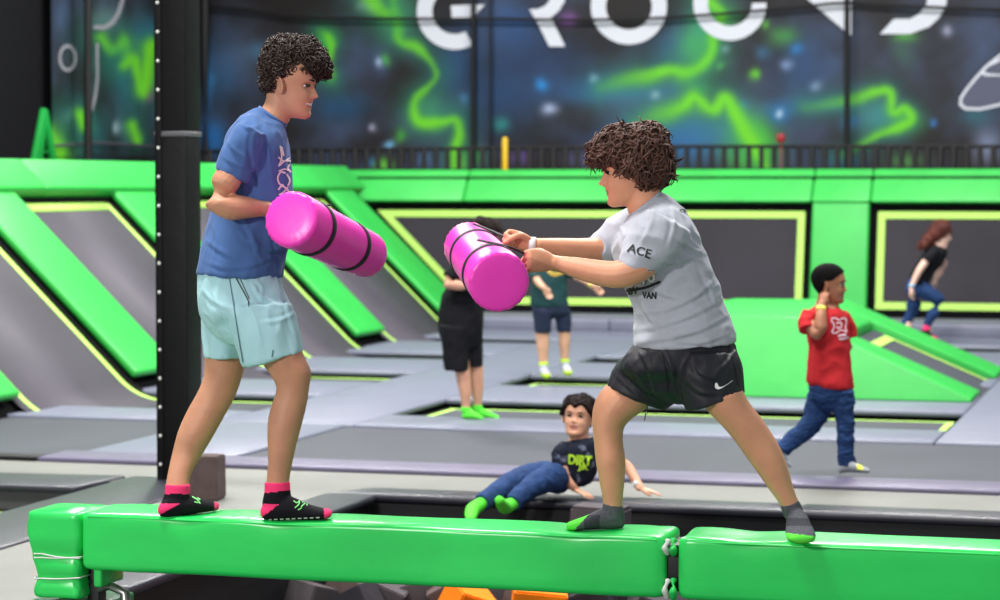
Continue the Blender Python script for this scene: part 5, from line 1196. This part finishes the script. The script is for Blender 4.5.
cloth('sock', lambda bm: footrings(bm, R_, [(777, 452, .032, .030, 0), (781, 456, .032, .03, 0), (786, 461, .022, .034, 0), (790, 465, .014, .03, -.02)], .06), GSO, boyR, .005, 0, smooth=2)
band(boyR, R_.p(821, 311, -.125), R_.p(821.3, 307, -.115), .0275, YBAND)
HAIRR = mat('short_black_hair', (15, 13, 13), rough=.85, spec=.08, bump=.002, bump_scale=150)
cap_hair(boyR, MR_, hsR, HAIRR, 1.05, thick=.010, front=.80)

# ---------------- boy in black, seen from behind the right roll
K = Fig(16.5); SKIN_K = skinmat('skin_black_shorts_boy', (206, 154, 128))
hsK = 36/(2400/16.5)/.23
MK = head_frame(K.p(481, 256, 0), fwd_dir(.9, -.3, .2), UPV)
def buildK(bm):
    head_geo(bm, MK, hsK, wide=1.05)
    loft(bm, K.rings([(472, 246, 488, 250, .045), (469, 256, 488, 258, .05)]), 16)
    loft(bm, K.rings([(464, 258, 488, 260, .09), (452, 275, 482, 276, .09), (446, 300, 478, 300, .09)]), 18)
    rod(bm, K.pts([(460, 264, -.12), (450, 276, -.15), (448, 284, -.16), (456, 285, -.17), (464, 286, -.17)]), [.042, .040, .038, .036, .030], 14)
    hand_geo(bm, K.p(464, 286, -.17), RT-UPV*.1, -UPV, FH*-1, .75, (30, 30, 20), .3)
    loft(bm, K.rings([(448, 340, 468, 342, .07), (454, 366, 470, 367, .052), (456.5, 380, 471, 380, .048), (459, 392, 471.5, 392, .045), (461.5, 405, 470.5, 405, .032), (462, 413, 471, 413, .032)], -.05), 16)
    loft(bm, K.rings([(464, 340, 482, 342, .07), (468, 364, 483, 364, .052), (469.5, 380, 483.5, 380, .048), (471.5, 392, 483, 392, .042), (473, 404, 482, 404, .032), (473, 411, 482, 411, .032)], .06), 16)
boyK = body_mesh('person', buildK, MK, hsK, SKIN_K, .006, Vector((K.p(475, 418)[0], K.p(475, 418)[1], -.06)))
tag(boyK, 'boy in black top, black shorts and lime socks behind the right pink roll', 'person')
BLKC = mat('black_cotton', (20, 20, 25), rough=.85, spec=.2, noise_amt=.1, bump=.006, bump_scale=14)
cloth('t_shirt', lambda bm: (loft(bm, K.rings([(470, 254, 489, 258, .06), (460, 260, 491, 262, .11), (452, 272, 489, 272, .12), (446, 288, 485, 290, .12), (441, 302, 482, 302, .12)]), 24, 3, cap='flat'),
      rod(bm, K.pts([(461, 264, -.10), (453, 273, -.14), (449, 278, -.155)]), [.052, .052, .05], 16, 3, cap='flat')), BLKC, boyK, .007, .006, 9)
cloth('shorts', lambda bm: (loft(bm, K.rings([(441, 296, 482, 296, .115), (438.5, 312, 483, 312, .12), (438.5, 330, 483, 330, .115), (442, 342, 482, 342, .09)]), 24, 3),
      loft(bm, K.rings([(439, 325, 470, 328, .095), (441, 345, 469, 347, .088), (444.5, 370, 469, 371, .082)], -.05), 20, 3, cap='flat'),
      loft(bm, K.rings([(456, 325, 483, 328, .095), (461, 345, 483, 346, .085), (466, 367, 483.5, 367, .078)], .06), 20, 3, cap='flat')), BLKC, boyK, .007, .008, 9, (1, 1, .6), seed=3)
cloth('sock', lambda bm: (rod(bm, K.pts([(466, 407, -.05), (466, 412, -.05)]), [.036, .036], 14, 2, cap='flat'), footrings(bm, K, [(464, 415, .026, .030, 0), (469, 414.5, .034, .036, -.01), (476, 416, .024, .038, -.02), (482, 418, .015, .032, -.03)], -.05)), LIME, boyK, .005, 0, smooth=2)
cloth('sock', lambda bm: (rod(bm, K.pts([(477.5, 405, .06), (477.5, 411, .06)]), [.036, .036], 14, 2, cap='flat'), footrings(bm, K, [(476, 413, .026, .030, 0), (481, 412.5, .034, .036, 0), (490, 415, .023, .038, -.02), (498, 417.5, .014, .030, -.03)], .06)), LIME, boyK, .005, 0, smooth=2)
cap_hair(boyK, MK, hsK, HAIRC, 1.05, thick=.022, front=.70, lump=.4, seed=4, lk=dict(n=250, ln=.05, tube=.003, seed=31, wave=.003))

# ---------------- child in the teal t-shirt
T = Fig(20.0); SKIN_T = skinmat('skin_teal_child', (214, 164, 138))
hsT = 23.5/(2400/20.)/.23
MT = head_frame(T.p(553, 264, 0), fwd_dir(.05, 1, .1), UPV)
def buildT(bm):
    head_geo(bm, MT, hsT, wide=1.1, nose=.7)
    loft(bm, T.rings([(547, 258, 558, 258, .04), (546, 266, 559, 266, .045)]), 14)
    loft(bm, T.rings([(540, 268, 563, 268, .06), (536, 285, 563, 285, .07), (536, 310, 565, 310, .07)]), 16)
    rod(bm, T.pts([(538, 270, -.02), (536, 277, -.06), (539, 283, -.12), (544, 288, -.18)]), [.036, .035, .032, .024], 12)
    rod(bm, T.pts([(563, 269, -.02), (574, 275, -.02), (584, 280, -.06), (593, 286, -.12)]), [.036, .034, .030, .022], 12)
    hand_geo(bm, T.p(544, 288, -.18), RT*.5-UPV*.8, FH*-1, RT, .75, (20, 25, 20), .2)
    hand_geo(bm, T.p(593, 286, -.12), RT*.6-UPV*.5, FH*-1, UPV, .75, (20, 25, 20), .2)
    loft(bm, T.rings([(534, 315, 550, 315, .06), (535, 333, 549, 333, .05), (536.5, 345, 549, 345, .048), (538.5, 358, 548, 358, .036), (539, 367, 548, 367, .034)], -.03), 14)
    loft(bm, T.rings([(556, 315, 570, 315, .06), (558.5, 333, 570.5, 333, .05), (559, 344, 570, 344, .047), (560.5, 356, 569, 356, .036), (561, 364, 569, 364, .034)], .03), 14)
kidT = body_mesh('person', buildT, MT, hsT, SKIN_T, .007, Vector((T.p(555, 377)[0], T.p(555, 377)[1], 0)))
tag(kidT, 'small child in dark teal t-shirt and navy shorts, arms held out', 'person')
TEAL = mat('teal_tshirt', (10, 58, 62), rough=.85, bump=.006, bump_scale=12); NAVY = mat('navy_shorts', (18, 30, 60), rough=.85, bump=.006, bump_scale=12)
shT = cloth('t_shirt', lambda bm: (loft(bm, T.rings([(544, 264, 561, 264, .055), (536, 268, 567, 268, .08), (532, 280, 567, 280, .09), (530, 296, 568, 296, .09), (530.5, 307, 568, 307, .09)]), 22, 3, cap='flat'),
      rod(bm, T.pts([(541, 269, 0), (535, 274, -.04), (535, 279, -.08)]), [.045, .046, .045], 14, 3, cap='flat'), rod(bm, T.pts([(560, 269, 0), (568, 272, -.01), (575, 275, -.02)]), [.045, .045, .042], 14, 3, cap='flat')), TEAL, kidT, .008, .006, 9)
decal_poly('shirt_print', [([(548, 270), (553, 274), (560, 273), (565, 270)], 4.0)], shT, mat('print_ochre', (190, 160, 60), rough=.7), shT)
cloth('shorts', lambda bm: (loft(bm, T.rings([(531.5, 302, 568.5, 302, .085), (531.5, 312, 570, 312, .085)]), 20, 3), loft(bm, T.rings([(532, 308, 553, 310, .07), (533, 320, 552, 322, .068), (534.5, 333, 551, 333, .064)], -.03), 16, 3, cap='flat'),
      loft(bm, T.rings([(550, 308, 571, 310, .07), (555, 320, 571.5, 322, .068), (556.5, 332, 571.5, 332, .064)], .03), 16, 3, cap='flat')), NAVY, kidT, .008, .005, 9, seed=5)
LSO = mat('light_grey_sock', (168, 170, 186), rough=.85)
for (x, y, dd) in ((543.5, 362, -.03), (565, 359, .03)):
    rl = (lambda x0, y0: (lambda px, py: 1 if py < y0+3.5 or py > y0+11.5 else 0))(x, y)
    cloth('sock', lambda bm: (rod(bm, T.pts([(x, y, dd), (x, y+7, dd)]), [.040, .042], 14, 2, cap='flat'), rod(bm, T.pts([(x, y+9, dd+.02), (x+1, y+10, dd-.04), (x+3, y+13, dd-.11), (x+4, y+14, dd-.15)]), [.04, .042, .036, .026], 14, 3)), [LSO, mat('yellow_green_knit', (190, 230, 60), rough=.85)], kidT, .006, 0, smooth=2, rule=pxrule(rl))
band(kidT, T.p(590.5, 284, -.10), T.p(592.5, 285.5, -.115), .027, YBAND)
cap_hair(kidT, MT, hsT, HAIRC, 1.1, thick=.014, front=.72, lump=.3)

# ---------------- running girl
L_ = Fig(24.4); SKIN_L = skinmat('skin_running_girl', (232, 190, 172))
hsL = 20.5/(2400/24.4)/.23
ML = head_frame(L_.p(944, 241.5, 0), fwd_dir(1, .15, -.18), (RT*.15+UPV))
def buildL(bm):
    head_geo(bm, ML, hsL, nose=.85)
    loft(bm, L_.rings([(939, 235, 950, 239, .045), (935, 242, 947, 246, .05), (932, 247, 946, 251, .07)]), 14)
    loft(bm, L_.rings([(930, 250, 944, 254, .09), (920, 262, 938, 266, .09), (913, 276, 930, 279, .08), (909, 288, 928, 288, .09)]), 16)
    rod(bm, L_.pts([(934, 252, -.12), (926, 261, -.16), (919, 271, -.18), (914, 281, -.18), (911, 288, -.18)]), [.043, .038, .034, .028, .024], 14)
    rod(bm, L_.pts([(938, 254, .12), (944, 264, .16), (940, 272, .18), (936, 278, .18)]), [.043, .038, .034, .026], 12)
    hand_geo(bm, L_.p(911, 288, -.18), -UPV-RT*.1, RT, FH*-1, .9, (30, 40, 30), .4)
    hand_geo(bm, L_.p(936, 278, .18), -RT*.5-UPV, RT, FH*-1, .85, (30, 40, 30), .4)
    loft(bm, L_.rings([(924, 322, 932, 326, .04), (923, 330, 931, 333, .035)], -.08), 12)
    loft(bm, L_.rings([(905, 322, 913, 326, .04), (902, 328, 909, 333, .035)], .08), 12)
girl = body_mesh('person', buildL, ML, hsL, SKIN_L, .007, Vector((L_.p(925, 341)[0], L_.p(925, 341)[1], 0)))
tag(girl, 'girl with long red-brown hair in black t-shirt and jeans running along the back bank', 'person')
cloth('t_shirt', lambda bm: (loft(bm, L_.rings([(934, 244, 947, 249, .06), (927, 248, 947, 254, .12), (921, 257, 943, 264, .13), (914, 268, 935, 273, .115), (909, 279, 929, 282, .11), (907, 284, 928, 286, .11)]), 22, 3, cap='flat'),
      rod(bm, L_.pts([(936, 251, -.10), (930, 257, -.15), (926, 262, -.165)]), [.055, .054, .050], 14, 3, cap='flat')), BLKC, girl, .008, .006, 9, seed=9)
cloth('jeans', lambda bm: (loft(bm, L_.rings([(907, 281, 928, 283, .105), (905, 290, 927, 292, .11)]), 20, 3),
      rod(bm, L_.pts([(920, 288, -.08), (930, 294, -.10), (939, 302, -.11), (935, 311, -.11), (930, 319, -.10), (927, 326, -.09)]), [.085, .080, .066, .056, .048, .042], 18, 3, cap='flat'),
      rod(bm, L_.pts([(913, 290, .08), (914, 302, .09), (912, 312, .09), (907, 321, .10), (903, 329, .10)]), [.085, .072, .060, .050, .042], 18, 3, cap='flat')), DENIM, girl, .008, .006, 9, seed=2)
cloth('sock', lambda bm: (rod(bm, L_.pts([(927.5, 325, -.09), (926, 331, -.09)]), [.040, .040], 12, 2, cap='flat'), footrings(bm, L_, [(923, 333, .030, .035, 0), (927, 334, .038, .038, 0), (933, 337.5, .026, .04, 0), (938, 340, .016, .032, 0)], -.09)), [SOCKB, SOCKP], girl, .006, 0, smooth=2, rule=pxrule(lambda x, y: 1 if y < 330 or x > 932 else 0))
cloth('sock', lambda bm: (footrings(bm, L_, [(902, 328, .034, .034, 0), (901, 331, .036, .036, 0), (904, 335, .026, .038, 0), (908, 338, .016, .03, 0)], .10)), [SOCKB, SOCKP], girl, .006, 0, smooth=2, rule=pxrule(lambda x, y: 1 if y > 335 else 0))
band(girl, L_.p(912, 284, -.18), L_.p(911.5, 287, -.18), .030, mat('pale_blue_band', (150, 200, 226), rough=.5))
simple_hair(girl, [(L_.p(941, 229, 0), .10, .095), (L_.p(935, 234, 0), .075, .085), (L_.p(929, 239, 0), .06, .07), (L_.p(924, 244, 0), .045, .06), (L_.p(920, 247, 0), .026, .04)], mat('auburn_hair', (96, 44, 34), rough=.5, spec=.4, noise_amt=.2), .008, 500, .09, .005, seed=51, wave=.006, down=.5, outw=.3)
for o_ in PENDING: COL.objects.link(o_)
# ================================================================ LIGHT
w = bpy.data.worlds.new('world'); scn.world = w; w.use_nodes = True
w.node_tree.nodes['Background'].inputs[0].default_value = (.93, .96, 1, 1); w.node_tree.nodes['Background'].inputs[1].default_value = .45
def area(name, loc, size, energy, target=None, col=(1, .98, .95), sy=None):
    l = bpy.data.lights.new(name, 'AREA'); l.shape = 'RECTANGLE'; l.size = size; l.size_y = sy or size; l.energy = energy; l.color = col
    o = bpy.data.objects.new(name, l); COL.objects.link(o); o.location = loc
    d = (Vector(target)-Vector(loc)) if target is not None else Vector((0, 0, -1))
    o.rotation_euler = d.to_track_quat('-Z', 'Y').to_euler(); return o
for k, (x, y) in enumerate([(-9, 23), (-3, 23), (-9, 17.5), (-3, 17.5), (-7, 12), (-1.5, 12), (-4, 6.5)]):
    area('ceiling_lamp', (x, y, 7.2), 1.6, 500, None, sy=1.0)
area('camera_flash', (-4.6, .6, 3.0), .3, 230, (-3.0, 9, 1.0))
